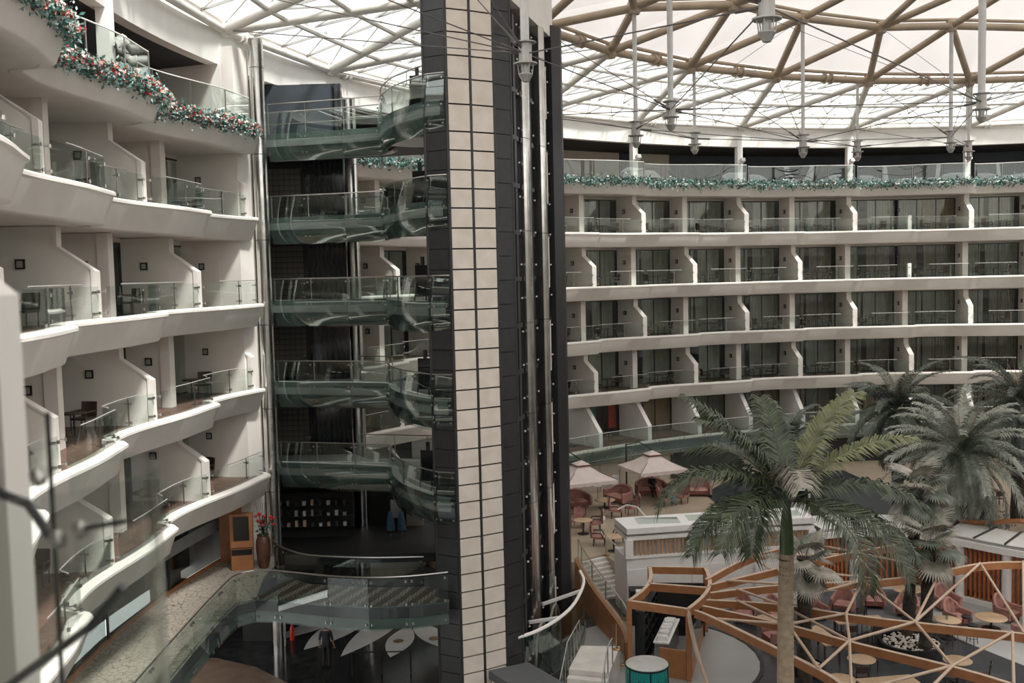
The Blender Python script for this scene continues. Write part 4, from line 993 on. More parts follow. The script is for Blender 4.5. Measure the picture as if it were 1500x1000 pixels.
# wide stair down from the terrace
sr = tag(empty('floor_stair', (4.2, 46.3, 0)), kind='structure')
A0, A1, B0, B1 = Vector((2.95, 46.45)), Vector((4.25, 47.35)), Vector((3.55, 44.4)), Vector((5.6, 45.3))
for j in range(9):
    t0, t1 = j / 9, (j + 1) / 9; z = 1.3 - (j + .3) * 1.3 / 9
    p, q, r_, s_ = A0.lerp(B0, t0), A1.lerp(B1, t0), A1.lerp(B1, t1), A0.lerp(B0, t1)
    MB().ext([V3(p, 0), V3(s_, 0), V3(r_, 0), V3(q, 0)], (0, 0, z)).build('step', 'marble_white', sr)
for j in range(9):
    q, r_ = A1.lerp(B1, j / 9), A1.lerp(B1, (j + 1) / 9); z = 1.3 - j * 1.3 / 9
    MB().bar(V3(q, z / 2), V3(r_, z / 2), .14, z + .1).build('stringer', 'wood_orange', sr)
rail_run('stair_rail', 'steel and glass stair rail descending in front of the white bar', [(4.3, 47.3, 1.38), (4.95, 46.3, .75), (5.65, 45.25, .08)], .95, 4)
MB().box(4.75, 5.6, 41.15, 41.85, 0, 1.5).solo('dark_planter', 'black_plain', 'black box planter at the foot of the terrace stair', 'planter')
# ================================================================== white bar and red slatted colonnade
wb = thing('white_bar', 'white bar kiosk with slatted openings and flat canopy by the terrace', 'bar', (8, 43, 0))
WBp = [Vector(p) for p in ((4.75, 42.1), (7.6, 42.6), (10.4, 43.1), (13.2, 43.3))]
def off(P, o): 
    N = normals(P); return [p - n * o for p, n in zip(P, N)]
BKp = off(WBp, 2.0)
def ring_ext(b, P, Q, z0, z1):
    L = [V3(p, z0) for p in P] + [V3(q, z0) for q in reversed(Q)]; b.ext(L, (0, 0, z1 - z0)); return b
ring_ext(MB(), off(WBp, .12), BKp, 0, 2.6).build('base_wall', 'white_paint', wb)
ring_ext(MB(), off(WBp, .05), off(WBp, .3), 2.58, 2.68).build('sill', 'white_paint', wb)
ring_ext(MB(), off(WBp, .06), BKp, 3.38, 3.55).build('canopy_lower', 'white_paint', wb)
ring_ext(MB(), off(WBp, .22), BKp, 3.55, 3.67).build('canopy_groove', 'hub_metal', wb)
ring_ext(MB(), WBp, BKp, 3.67, 3.92).build('canopy_top', 'white_paint', wb)
for x0, x1 in ((5.3, 7.2), (7.6, 10.0), (10.4, 12.8)):
    MB().box(x0, x1, 43.0 + (x0 - 6) * .16, 44.1 + (x0 - 6) * .13, 3.92, 3.94).build('roof_panel', 'glass_rail', wb)
def along(P, s):
    n = len(P) - 1; f = s * n; j = min(int(f), n - 1); return P[j].lerp(P[j + 1], f - j)
O1 = off(WBp, .16); O2 = off(WBp, .5)
for s in (0.012, .335, .66, .985):
    p = along(O1, s); d = (WBp[-1] - WBp[0]).normalized(); MB().bar(V3(p, 2.6), V3(p, 3.4), .32, .34, (d.x, d.y, 0)).build('pillar', 'white_paint', wb)
for j in range(44):
    s = .03 + .95 * j / 43
    if min(abs(s - c) for c in (.335, .66)) < .02: continue
    p = along(O1, s); MB().bar(V3(p, 2.66), V3(p, 3.4), .05, .08, (1, .17, 0)).build('slat', 'slat_tan', wb)
MB().grid([[V3(p, 2.6), V3(p, 3.4)] for p in off(WBp, .55)]).build('inner_wall', 'stone_panel', wb)
for s in (.14, .48, .82):
    p = along(off(WBp, .11), s); MB().box(-1.2, 1.2, -.02, .0, 1.0, 2.1, Matrix.Translation((p.x, p.y, 0)) @ Matrix.Rotation(.18, 4, 'Z')).build('raised_panel', 'white_paint', wb)
KP = [Vector(p) for p in ((14.0, 44.9), (15.6, 45.2), (17.9, 44.9), (19.5, 43.4), (20.8, 41.8), (22.6, 40.4), (25.5, 39.2))]
KP = smooth_path([tuple(p) for p in KP], 3); KB = off(KP, 2.2)
rk = thing('slatted_colonnade', 'curved glass-roofed colonnade with red timber slats and white columns', 'colonnade', (18.5, 43, 0))
for j in range(60):
    s = (j + .5) / 60; p = along(off(KP, .3), s); 
    if j % 10 in (0, 9): continue
    q = along(off(KP, .3), min(1, s + .003)); d = (q - p).normalized()
    MB().bar(V3(p, .25), V3(p, 2.5), .12, .10, (d.x, d.y, 0)).build('slat', 'slat_red', rk)
for j in range(7):
    p = along(off(KP, .25), min(.995, j / 6 + .004)); MB().lathe([(.24, 0), (.22, .1), (.2, .2), (.2, 2.5), (.26, 2.6)], (p.x, p.y, 0), 16).build('column', 'white_paint', rk, True)
for z0, z1, m_, o0, o1 in ((0, .22, 'white_paint', .1, .5), (2.5, 2.78, 'white_paint', 0, 2.3), (2.78, 2.86, 'hub_metal', .1, 2.2)): 
    A, B_ = off(KP, o0), off(KP, o1); MB().grid([[V3(a, z0), V3(a, z1), V3(c, z1), V3(c, z0)] for a, c in zip(A, B_)], closed=True).build('roof_edge' if z0 > 1 else 'plinth', m_, rk)
A, B_ = off(KP, .15), off(KP, 2.1)
for j in range(0, len(KP) - 1, 2):
    e = min(j + 2, len(KP) - 1)
    MB().ext([V3(A[j], 2.88), V3(A[e], 2.88), V3(B_[e], 3.0), V3(B_[j], 3.0)], (0, 0, .04)).build('roof_pane', 'petal_white', rk)
    MB().bar(V3(A[j], 2.92), V3(B_[j], 3.06), .08, .1).build('glazing_bar', 'steel_dark', rk)
MB().path([V3(p, 3.1 + .5 * math.sin(math.pi * j / (len(KP) - 1) * 2.2) ** 2) for j, p in enumerate(off(KP, 2.0))][7:16], .11, 4).build('arched_beam', 'wood_orange', rk)
MB().grid([[V3(p, 0), V3(p, 2.6)] for p in off(KP, 1.9)]).build('rear_panel', 'plaster', rk)
# ================================================================== timber booth
bo = thing('timber_booth', 'open timber-framed booth with curved top beams beside the teal drum', 'booth', (6, 38, .02))
ZB = 2.72
FL, FR, BL, BR = Vector((4.15, 36.4)), Vector((6.16, 35.34)), Vector((5.5, 40.6)), Vector((7.75, 40.3))
def curve2(a, c, bow, n=8):
    d = c - a; nn = Vector((-d.y, d.x)).normalized(); return [a.lerp(c, j / n) + nn * bow * math.sin(math.pi * j / n) for j in range(n + 1)]
def beam_path(P, z, w, h, name, mt, par):
    rows = []
    N = normals(P)
    for p, n in zip(P, N): rows.append([V3(p - n * w / 2, z - h), V3(p + n * w / 2, z - h), V3(p + n * w / 2, z), V3(p - n * w / 2, z)])
    b = MB(); b.grid(rows, closed=True); b.poly(rows[0][::-1]); b.poly(rows[-1]); return b.build(name, mt, par)
LC, RC = curve2(BL, FL, .35), curve2(BR, FR, .45)
beam_path(LC, ZB, .14, .3, 'curved_beam', 'wood_orange', bo); beam_path(RC, ZB, .14, .3, 'curved_beam', 'wood_orange', bo)
for P_ in (LC, RC): MB().grid([[V3(p - n * .075, ZB + .01), V3(p + n * .075, ZB + .01)] for p, n in zip(P_, normals(P_))]).build('pale_edge', 'wood_pale', bo)
for a, c in ((FL, FR), (LC[4], RC[4]), (BL, BR)):
    MB().bar(V3(a, ZB - .15), V3(c, ZB - .15), .13, .28).build('cross_beam', 'wood_orange', bo); MB().bar(V3(a, ZB + .0), V3(c, ZB + .0), .13, .02).build('pale_edge', 'wood_pale', bo)
for p in (FL, FR, BL, BR): MB().bar(V3(p, 0.02), V3(p, ZB - .02), .17, .17, (1, 0, 0)).build('post', 'wood_orange', bo)
leg = [V3(FR, ZB - .02).lerp(Vector((6.75, 34.5, .02)), j / 7) + Vector((.10, 0, 0)) * -math.sin(math.pi * j / 7) for j in range(8)]
MB().path(leg, .085, 6).build('raking_leg', 'wood_pale', bo)
MB().bar((5.2, 35.9, .55), (6.1, 35.45, .55), .06, 1.1).build('front_panel', 'wood_orange', bo)
MB().bar((7.65, 40.2, 1.1), (6.3, 35.6, 1.1), .05, 1.0).build('side_glass', 'glass_dark', bo)
MB().bar((7.65, 40.2, .3), (6.3, 35.6, .3), .06, .6).build('side_panel', 'wood_orange', bo)
MB().bar((5.65, 39.9, 1.15), (7.6, 39.7, 1.15), .06, 2.2).build('rear_panel', 'black_plain', bo)
sh = thing('shelf_unit', 'tall black shelf unit inside the timber booth', 'shelf', (4.6, 37.2, .02))
a, c = Vector((4.42, 36.75)), Vector((5.3, 39.4))
MB().bar(V3(a, 1.1), V3(c, 1.1), .06, 2.1).build('back', 'black_plain', sh)
d = (c - a).normalized(); n = Vector((d.y, -d.x))
for z in (.1, .55, 1.0, 1.45, 1.9, 2.15): MB().bar(V3(a + n * .18, z), V3(c + n * .18, z), .34, .04).build('shelf_board', 'black_metal', sh)
for f in (0, .25, .5, .75, 1): p = a.lerp(c, f) + n * .18; MB().bar(V3(p, .1), V3(p, 2.15), .04, .34, (n.x, n.y, 0)).build('divider', 'black_metal', sh)
ct = thing('service_counter', 'white counter with folded linen inside the timber booth', 'counter', (5.7, 37.6, .02))
a, c = Vector((5.35, 36.6)), Vector((6.2, 39.2))
MB().bar(V3(a, .5), V3(c, .5), .5, .9).build('cabinet', 'steel', ct); MB().bar(V3(a, .98), V3(c, .98), .6, .06).build('worktop', 'white_paint', ct)
rnd = random.Random(9)
for j in range(6):
    p = a.lerp(c, .1 + .15 * j); nm = ['nearest', 'second nearest', 'third nearest', 'third farthest', 'second farthest', 'farthest'][j]
    b = MB(); h = rnd.uniform(.08, .2); b.box(-.2, .2, -.14, .14, 0, h, Matrix.Translation((p.x, p.y, 1.01)) @ Matrix.Rotation(rnd.uniform(-.4, .4), 4, 'Z')); b.box(-.17, .17, -.12, .12, h, h + .04, Matrix.Translation((p.x, p.y, 1.01)) @ Matrix.Rotation(rnd.uniform(-.4, .4), 4, 'Z'))
    b.solo('linen_stack', 'white_paint', '%s stack of folded white linen on the booth counter' % nm, 'linen', 'linen on the booth counter')
MB().box(4.85, 5.3, 39.6, 40.2, .02, 1.9).solo('white_fridge', 'white_paint', 'white upright cabinet at the rear of the timber booth', 'cabinet')
# teal drum
dr = thing('teal_drum', 'teal printed drum table with grey top in front of the booth', 'drum', (4.45, 33.9, 0.02))
MB().lathe([(.74, 0), (.76, .02), (.76, 1.25), (.74, 1.27)], n=36).build('body', 'teal', dr, True, True)
MB().lathe([(.02, 1.27), (.72, 1.27), (.74, 1.29), (.72, 1.30)], n=36).build('top', 'drum_top', dr, True, True)
for z in (.02, 1.22): MB().lathe([(.765, z), (.775, z + .01), (.775, z + .05), (.765, z + .06)], n=36, cap=False).build('hoop', 'black_plain', dr, True, True)
for j in range(6): a = math.radians(-88 + 60 * j); MB().box(-.02, .02, .755, .78, 0, 1.25, Matrix.Rotation(a + math.pi / 2 - math.pi, 4, 'Z')).build('strap', 'black_plain', dr, local=True)
rnd = random.Random(3)
for j in range(8):
    a = -2.3 + .22 * j; L = [(.768 * math.cos(a + .05 * math.sin(q)), .768 * math.sin(a + .05 * math.sin(q)), .25 + .1 * q) for q in range(8)]
    MB().path(L[:rnd.randint(4, 8)], .012, 4).build('branch_print', 'black_plain', dr, local=True)
# ================================================================== timber gridshell over the cafe
gs = thing('timber_gridshell', 'open canopy of curved orange timber ribs and pale lattice struts over the cafe', 'canopy', (12, 34, 0))
RIB = {
 'r1': [(7.45, 38.6, 2.75), (9.74, 40.72, 3.0), (12.4, 42.0, 3.15)],
 'r2': [(7.5, 37.9, 2.75), (10.38, 38.85, 3.05), (13.8, 40.0, 3.3), (17.5, 41.6, 3.3)],
 'r3': [(7.3, 36.95, 2.75), (9.85, 36.89, 3.0), (13.65, 36.64, 3.2), (16.21, 37.39, 3.25), (18.17, 38.22, 3.25), (19.94, 38.44, 3.2), (23, 38.3, 3.1)],
 'r4': [(7.0, 36.15, 2.75), (9.28, 34.76, 3.0), (11.47, 33.34, 3.05), (13.47, 32.41, 3.05), (16.32, 31.41, 3.0), (20, 30.3, 2.9)],
 'r5': [(6.75, 35.6, 2.72), (9.05, 32.7, 3.0), (10.75, 30.92, 3.0), (12.9, 28.92, 3.0), (14.1, 27.67, 2.95), (15.6, 26.0, 2.8)],
 'r6': [(6.4, 35.2, 2.7), (6.9, 33.79, 2.85), (9.0, 29.19, 2.9), (9.45, 27.6, 2.85), (10, 25.8, 2.75)]}
def cr3(P, n=6): return smooth_path(P, n)
RS = {k: cr3(v) for k, v in RIB.items()}
def rib_mesh(P, w, h):
    rows = []
    for j, p in enumerate(P):
        d = (P[min(j + 1, len(P) - 1)] - P[max(j - 1, 0)]); s = Vector((d.y, -d.x, 0)).normalized() * w / 2; u = Vector((0, 0, h))
        rows.append([p - s - u, p + s - u, p + s, p - s])
    b = MB(); b.grid(rows, closed=True); b.poly(rows[0][::-1]); b.poly(rows[-1]); return b
for k, P in RS.items():
    rib_mesh(P, .13, .26).build('rib', 'wood_orange', gs)
    rib_mesh([p + Vector((0, 0, .02)) for p in P], .135, .02).build('rib_top', 'wood_pale', gs)
def on(k, s):
    P = RS[k]; f = s * (len(P) - 1); j = min(int(f), len(P) - 2); return P[j].lerp(P[j + 1], f - j) + Vector((0, 0, .03))
def lat(a, sa, c, sc): MB().tube(on(a, sa), on(c, sc), .048, 7).build('lattice_strut', 'wood_pale', gs, True)
for (a, c, L) in (('r3', 'r4', [(.08, .2), (.3, .2), (.3, .38), (.3, .58), (.5, .58), (.66, .58), (.66, .8), (.83, .8)]), ('r4', 'r5', [(.1, .2), (.38, .2), (.2, .38), (.38, .38), (.58, .38), (.58, .6), (.78, .6), (.78, .8)]),
                  ('r5', 'r6', [(.2, .25), (.2, .5), (.38, .5), (.38, .75), (.6, .75), (.6, 1.)]), ('r2', 'r3', [(.1, .18), (.33, .18), (.33, .33), (.66, .33), (.66, .5)]), ('r1', 'r2', [(.5, .3), (.5, .6), (1., .66)])):
    for sa, sc in L: lat(a, sa, c, sc)
for p in ((20, 30.3), (15.6, 26.0), (23, 38.3), (17.5, 41.6), (12.4, 42.0), (10, 25.8)):
    z = {20: 2.65, 15.6: 2.55, 23: 2.85, 17.5: 3.05, 12.4: 2.9, 10: 2.5}[p[0]]; MB().tube((p[0], p[1], 0.01), (p[0], p[1], z), .09, 8).build('post', 'wood_orange', gs, True)
# ================================================================== cafe furniture
def armchair_proto():
    t = empty('tufted_armchair'); tag(t, 'x', 'armchair')
    MB().box(-.36, .36, -.34, .36, .16, .36).build('base', 'pink_dark', t, local=True)
    rows = [[(x, y, .36 + .10 * (1 - (x / .36) ** 4) * (1 - (y / .36) ** 4)) for x in frange(-.34, .34, 6)] for y in frange(-.3, .36, 6)]
    b = MB().grid(rows); b.build('seat_cushion', 'pink_fabric', t, True, True)
    n = 22; outer = []; inner = []
    P = []
    for j in range(n + 1):     # horseshoe from the right arm round the back to the left arm
        a = math.pi * (j / n); P.append((Vector((.43 * math.cos(a), -.12 - .36 * math.sin(a))), .58 + .42 * max(0, math.sin(a)) ** 2.2))
    P = [(Vector((.43, .36)), .56)] + P + [(Vector((-.43, .36)), .56)]
    N = []
    for j, (p, h) in enumerate(P):
        d = (P[min(j + 1, len(P) - 1)][0] - P[max(j - 1, 0)][0]).normalized(); N.append(Vector((-d.y, d.x)))
    rows = []
    for z in (0, .5, .8, .93, 1.0): rows.append([(p.x - nn.x * (.03 + .03 * math.sin(z * 9 + j * 1.7)), p.y - nn.y * (.03 + .03 * math.sin(z * 9 + j * 1.7)), .16 + (h - .16) * z) for j, ((p, h), nn) in enumerate(zip(P, N))])
    tb = MB().shell(rows, -.1).build('tufted_back', 'pink_fabric', t, True, True)
    MB().path([(p.x - nn.x * -.02, p.y - nn.y * -.02, h) for (p, h), nn in zip(P, N)], .055, 7).build('roll_top', 'pink_fabric', t, True, True)
    b = MB()
    for j in range(3, len(P) - 3, 2):
        p, h = P[j]; nn = N[j]
        for z in (.6, .8): b.lathe([(.016, -.016), (.016, .016)], (p.x + nn.x * .09, p.y + nn.y * .09, .16 + (h - .16) * z), 5)
    b.build('button', 'pink_dark', tb, local=True)
    for sx in (-.32, .32):
        for sy in (-.28, .3): MB().tube((sx, sy, 0), (sx, sy, .17), .022, 6, .03).build('leg', 'wood_dark', t, local=True)
    return t
def crest_chair_proto():
    t = empty('crested_chair'); tag(t, 'x', 'chair')
    MB().box(-.3, .3, -.3, .3, .36, .48).build('seat', 'pink_fabric', t, local=True)
    top = lambda x: 1.0 + .12 * math.cos(x * 5.2) + .06 * math.cos(x * 21)
    xs = frange(-.32, .32, 14)
    bk = MB().shell([[(x, -.28 - .12 * z - .05 * (1 - (x / .32) ** 2) + .0, .44 + (top(x) - .44) * z) for x in xs] for z in (0, .35, .7, 1)], .07).build('backrest', 'pink_fabric', t, True, True)
    MB().path([(x, -.40, top(x) + .02) for x in xs], .028, 6).build('carved_crest', 'wood_dark', bk, True, True)
    for sx in (-1, 1):
        MB().path([(sx * .33, -.33, .68), (sx * .36, .1, .68), (sx * .33, .22, .46)], .035, 6).build('armrest', 'wood_dark', t, True, True)
        MB().path([(sx * .33, -.39, .44), (sx * .34, -.39, top(.32))], .025, 6).build('back_post', 'wood_dark', t, local=True)
        for sy in (-.27, .27): MB().tube((sx * .27, sy, 0), (sx * .28, sy, .37), .018, 6, .03).build('leg', 'wood_dark', t, local=True)
    return t
def sofa_proto():
    t = empty('tub_sofa'); tag(t, 'x', 'sofa')
    MB().box(-.8, .8, -.36, .4, .14, .36).build('base', 'pink_dark', t, local=True)
    for sx in (-1, 1):
        rows = [[(sx * .40 + x, y, .36 + .11 * (1 - (x / .38) ** 4) * (1 - (y / .4) ** 4)) for x in frange(-.38, .38, 5)] for y in frange(-.3, .4, 5)]
        MB().grid(rows).build('seat_cushion', 'pink_fabric', t, True, True)
    P = [(Vector((.86, .4)), .62), (Vector((.88, 0)), .64), (Vector((.84, -.3)), .72), (Vector((.6, -.45)), .86)] + [(Vector((x, -.48)), .88 + .06 * math.cos(x * 3)) for x in (.3, 0, -.3)] + [(Vector((-.6, -.45)), .86), (Vector((-.84, -.3)), .72), (Vector((-.88, 0)), .64), (Vector((-.86, .4)), .62)]
    N = []
    for j, (p, h) in enumerate(P):
        d = (P[min(j + 1, len(P) - 1)][0] - P[max(j - 1, 0)][0]).normalized(); N.append(Vector((-d.y, d.x)))
    ba = MB().shell([[(p.x, p.y, .14 + (h - .14) * z) for p, h in P] for z in (0, .6, 1)], -.13).build('back_and_arms', 'pink_fabric', t, True, True)
    MB().path([(p.x + nn.x * .05, p.y + nn.y * .05, h) for (p, h), nn in zip(P, N)], .085, 8).build('roll_top', 'pink_fabric', t, True, True)
    b = MB()
    for x in frange(-.6, .6, 6):
        for z in (.56, .72): b.lathe([(.018, -.018), (.018, .018)], (x + (.05 if z > .6 else 0), -.34, z), 5)
    b.build('button', 'pink_dark', ba, local=True)
    for sx in (-.74, .74):
        for sy in (-.36, .32): MB().tube((sx, sy, 0), (sx, sy, .15), .025, 6).build('leg', 'wood_dark', t, local=True)
    return t
def table_proto(name, r, h, top='wood_top', ped='black_metal'):
    t = empty(name); tag(t, 'x', 'table')
    MB().lathe([(.02, h - .05), (r - .03, h - .05), (r, h - .03), (r, h - .01), (r - .02, h)], n=24).build('table_top', top, t, True, True)
    MB().lathe([(.06, .03), (.045, .2), (.045, h - .05)], n=10).build('pedestal', ped, t, True, True); MB().lathe([(r * .6, 0), (r * .58, .03), (.06, .05)], n=16).build('foot', ped, t, True, True)
    return t
def stool_proto():
    t = empty('bar_stool'); tag(t, 'x', 'stool')
    MB().lathe([(.15, .7), (.19, .72), (.19, .78), (.15, .80)], n=16).build('seat', 'black_plain', t, True, True)
    for j in range(4): a = j * math.pi / 2 + .78; MB().tube((.22 * math.cos(a), .22 * math.sin(a), 0), (.14 * math.cos(a), .14 * math.sin(a), .72), .016, 6).build('leg', 'wood_dark', t, local=True)
    MB().path([(.2 * math.cos(a), .2 * math.sin(a), .25) for a in frange(0, 2 * math.pi, 16)], .012, 5).build('foot_ring', 'black_metal', t, local=True)
    return t
def dark_chair_proto():
    t = empty('cafe_chair'); tag(t, 'x', 'chair')
    MB().box(-.22, .22, -.22, .22, .43, .47).build('seat', 'wicker', t, local=True)
    MB().shell([[(x, -.22 - .06 * z - .04 * (1 - (x / .22) ** 2), .62 + .26 * z) for x in frange(-.22, .22, 6)] for z in (0, 1)], .03).build('backrest', 'wicker', t, local=True)
    for sx in (-1, 1):
        MB().tube((sx * .2, -.2, 0), (sx * .21, -.27, .88), .017, 6).build('leg', 'black_metal', t, local=True); MB().tube((sx * .2, .2, 0), (sx * .2, .19, .44), .017, 6).build('leg', 'black_metal', t, local=True)
    return t
def long_table_proto():
    t = empty('long_table'); tag(t, 'x', 'table')
    MB().box(-1.0, 1.0, -.38, .38, .71, .76).build('table_top', 'wood_top', t, local=True)
    for sx in (-.85, .85):
        for sy in (-.3, .3): MB().bar((sx, sy, 0), (sx, sy, .71), .06, .06, (1, 0, 0)).build('leg', 'wood_dark', t, local=True)
    MB().box(-.9, .9, -.03, .03, .6, .7).build('rail', 'wood_dark', t, local=True)
    return t
AC, CC, SO, RT, CT, ST, DC, LT = armchair_proto(), crest_chair_proto(), sofa_proto(), table_proto('round_table', .5, .75), table_proto('coffee_table', .62, .5), stool_proto(), dark_chair_proto(), long_table_proto()
R = math.radians
# under the gridshell, ground level
for x, y, a, lab in ((18.2, 40.4, 205, 'pink tufted armchair with its back to the camera beside the colonnade columns'), (16.6, 41.6, 150, 'pink tufted armchair behind the fan palm trunks'), (18.6, 42.3, 190, 'pink tufted armchair against the red slats at right'),
                     (20.5, 40.8, 215, 'dark pink tufted armchair in front of the right-hand red slats'), (21.8, 39.6, 200, 'dark pink tufted armchair near the right edge of the cafe'), (20.2, 38.6, 20, 'pink tufted armchair cut by the right edge, facing the slats'), (15.6, 42.8, 170, 'pink tufted armchair between the palms, by the slats'),
                     (9.6, 41.4, 170, 'tufted pink armchair in front of the white bar'), (10.9, 41.3, 190, 'second tufted pink armchair in front of the white bar'), (10.2, 38.8, 100, 'pink armchair seen through the ribs left of the royal palm'), (12.6, 41.4, 200, 'pink armchair behind the royal palm trunk'), (14.1, 42.3, 150, 'pink armchair half hidden by palm fronds')):
    place(AC, (x, y, .02), R(a), lab, 'pink tufted armchairs in the cafe')
for x, y, lab in ((19.35, 39.85, 'round wooden coffee table between dark pink armchairs at right'), (10.4, 40.2, 'round coffee table before the white bar'), (17.4, 43.6, 'round coffee table beside the red slats')): place(CT, (x, y, .02), 0, lab, 'round coffee tables in the cafe')
for x, y, lab in ((17.2, 39.0, 'round wooden table with a glass on it, right of the fan palms'), (15.75, 34.9, 'round wooden table under the lattice node, front right'), (12.4, 35.2, 'round wooden table right of the royal palm'), (11.1, 33.5, 'round wooden table behind the royal palm trunk')): place(RT, (x, y, .02), 0, lab, 'round cafe tables')
place(LT, (13.7, 39.2, .02), R(5), 'long wooden cafe table with wine bottles under the palm fronds', 'long cafe tables'); place(LT, (12.6, 33.2, .02), R(8), 'long wooden cafe table at the bottom edge', 'long cafe tables'); place(LT, (11.7, 37.6, .02), R(100), 'long wooden cafe table behind the dark palm trunk', 'long cafe tables')
for j, (x, y) in enumerate(((16.4, 38.6), (17.0, 38.1), (17.85, 38.3), (18.05, 39.25))): place(ST, (x, y, .02), R(20 * j), '%s bar stool from the left around the round table by the fan palms' % ORD[j + 1], 'bar stools')
for x, y, a, lab in ((12.1, 34.5, 0, 'dark cafe chair in front of the round table by the royal palm'), (12.95, 35.9, 200, 'dark cafe chair behind the round table by the royal palm'), (15.2, 34.2, -30, 'dark cafe chair left of the front right table'), (16.4, 34.4, 60, 'dark cafe chair right of the front right table'), (13.1, 38.5, 0, 'dark cafe chair at the near side of the long table'),
                     (14.1, 38.5, 5, 'second dark cafe chair at the near side of the long table'), (13.2, 39.9, 180, 'dark cafe chair at the far side of the long table'), (14.2, 39.95, 185, 'second dark cafe chair at the far side of the long table'), (11.2, 32.6, 10, 'dark cafe chair just behind the royal palm trunk'), (10.9, 37.7, -80, 'dark cafe chair left of the table behind the dark palm trunk')):
    place(DC, (x, y, .02), R(a), lab, 'dark cafe chairs')
for j, (x, y) in enumerate(((13.3, 39.15), (13.95, 39.3))): MB().lathe([(.035, 0), (.038, .2), (.014, .26), (.014, .33)], (x, y, .782), 10).solo('wine_bottle', 'black_plain', '%s dark bottle on the long cafe table' % ('left' if j == 0 else 'right'), 'bottle', 'bottles on the long table', True)
MB().lathe([(.05, 0), (.06, .16), (.052, .16), (.045, .02)], (17.15, 39.0, .772), 12).solo('water_glass', 'glass_edge', 'clear glass on the round table by the fan palms', 'glass', None, True)
# on the terrace
TZ = 1.302
for x, y, a, lab in ((3.4, 57.2, 200, 'pink sofa under the parasol beside the tower'), (6.1, 58.3, 120, 'pink sofa facing the table under the left parasol'), (8.3, 60.0, 190, 'dark pink sofa against the wall under the right parasol'), (10.9, 59.6, 170, 'pale pink sofa right of the seated people')):
    place(SO, (x, y, TZ), R(a), lab, 'sofas on the terrace')
for x, y, a, lab in ((3.3, 52.6, 160, 'crested pink chair beside the tower edge'), (4.15, 51.9, 90, 'crested pink chair at the small table by the tower'), (4.15, 49.1, -100, 'crested pink chair nearest the stair'), (5.1, 49.3, 90, 'crested pink chair against the white bar end'), (5.6, 54.6, -100, 'crested pink chair left of the white curved rail'), (6.5, 55.2, 100, 'tall crested pink chair behind the white bar'),
                     (8.7, 57.0, -70, 'crested pink chair occupied by the seated person in jeans'), (9.7, 57.6, 130, 'crested pink chair across from the seated person')):
    place(CC, (x, y, TZ), R(a), lab, 'crested chairs on the terrace')
for x, y, lab in ((3.5, 51.3, 'small wooden table by the tower on the terrace'), (4.75, 47.95, 'small table between crested chairs at the stair head')): place(RT, (x, y, TZ), 0, lab, 'terrace tables')
for x, y, lab in ((5.15, 56.9, 'dark low table between the pink sofas'), (9.0, 58.9, 'wooden low table in front of the seated people')): place(CT, (x, y, TZ), 0, lab, 'terrace tables')
def parasol(x, y, px_, py_, label):
    t = thing('parasol', label, 'parasol', (px_, py_, TZ), 0, 'terrace parasols'); zt, rim = 4.25, 3.35; hw = 1.55; rot = .35
    c = [Vector((x, y, 0)) + Matrix.Rotation(rot, 3, 'Z') @ Vector(p) for p in ((-hw, -hw, 0), (hw, -hw, 0), (hw, hw, 0), (-hw, hw, 0))]
    b = MB()
    for j in range(4):
        a, d = c[j], c[(j + 1) % 4]; rows = []
        for f in frange(0, 1, 5):
            rows.append([Vector((x, y, 0)).lerp(a.lerp(d, s), .2 + .8 * f) + Vector((0, 0, zt - .2 - (zt - .2 - rim) * f + .06 * math.sin(math.pi * f) * -1)) for s in frange(0, 1, 6)])
        b.grid(rows)
        b.grid([[a.lerp(d, s) + Vector((0, 0, rim)) for s in frange(0, 1, 12)], [a.lerp(d, s) + Vector((0, 0, rim - .17 - .05 * abs(math.sin(s * 19)))) for s in frange(0, 1, 12)]])
    b.build('canopy', 'umbrella_cloth', t, True)
    b = MB(); m_ = [Vector((x, y, 0)).lerp(p, .27) for p in c]
    b.poly([V3(p, zt - .12) for p in m_][::-1])
    for j in range(4): b.poly([V3(m_[j], zt - .12), V3(m_[(j + 1) % 4], zt - .12), Vector((x, y, zt + .1))]); 
    vc = b.build('vent_cap', 'umbrella_cloth', t)
    b = MB(); [b.bar(V3(m_[j], zt - .16), V3(m_[(j + 1) % 4], zt - .16), .03, .06) for j in range(4)]; b.build('vent_trim', 'pink_dark', vc)
    for p in c: MB().tube((x, y, zt - .15), V3(p, rim + .02), .02, 5).build('rib', 'steel_dark', t)
    MB().tube((px_, py_, TZ), (px_, py_, 4.55), .05, 8).build('mast', 'black_metal', t, True)
    MB().path([(px_, py_, 4.5), ((px_ + x) / 2, (py_ + y) / 2, 4.75), (x, y, zt + .12)], .035, 6).build('arm', 'black_metal', t, True)
    MB().box(-.45, .45, -.45, .45, 0, .07).build('base', 'black_metal', t, local=True)
parasol(8.15, 58.4, 6.75, 59.6, 'square beige cantilever parasol over the seated people, right of the pair'); parasol(3.75, 55.8, 2.4, 57.2, 'square beige cantilever parasol next to the lift tower, left of the pair')
MB().box(-.2, .2, -.06, .06, 0, 1.35).solo('notice_board', 'white_paint', 'slim white notice board standing under the parasol mast', 'sign').location = (6.1, 59.6, TZ)
t = thing('menu_stand', 'white menu panel above the left sofas', 'sign', (4.95, 59.2, TZ)); MB().box(-.22, .22, -.03, .03, .75, 1.25).build('panel', 'white_paint', t, local=True); MB().tube((0, 0, 0), (0, 0, .8), .03, 6).build('post', 'steel', t, local=True)
b = MB(); b.lathe([(.01, 0), (.13, .04), (.17, .15), (.13, .26), (.01, .3)], (4.75, 53.9, TZ), 14); b.solo('globe_lamp', 'white_paint', 'small white ball lamp on the terrace floor', 'lamp', None, True)
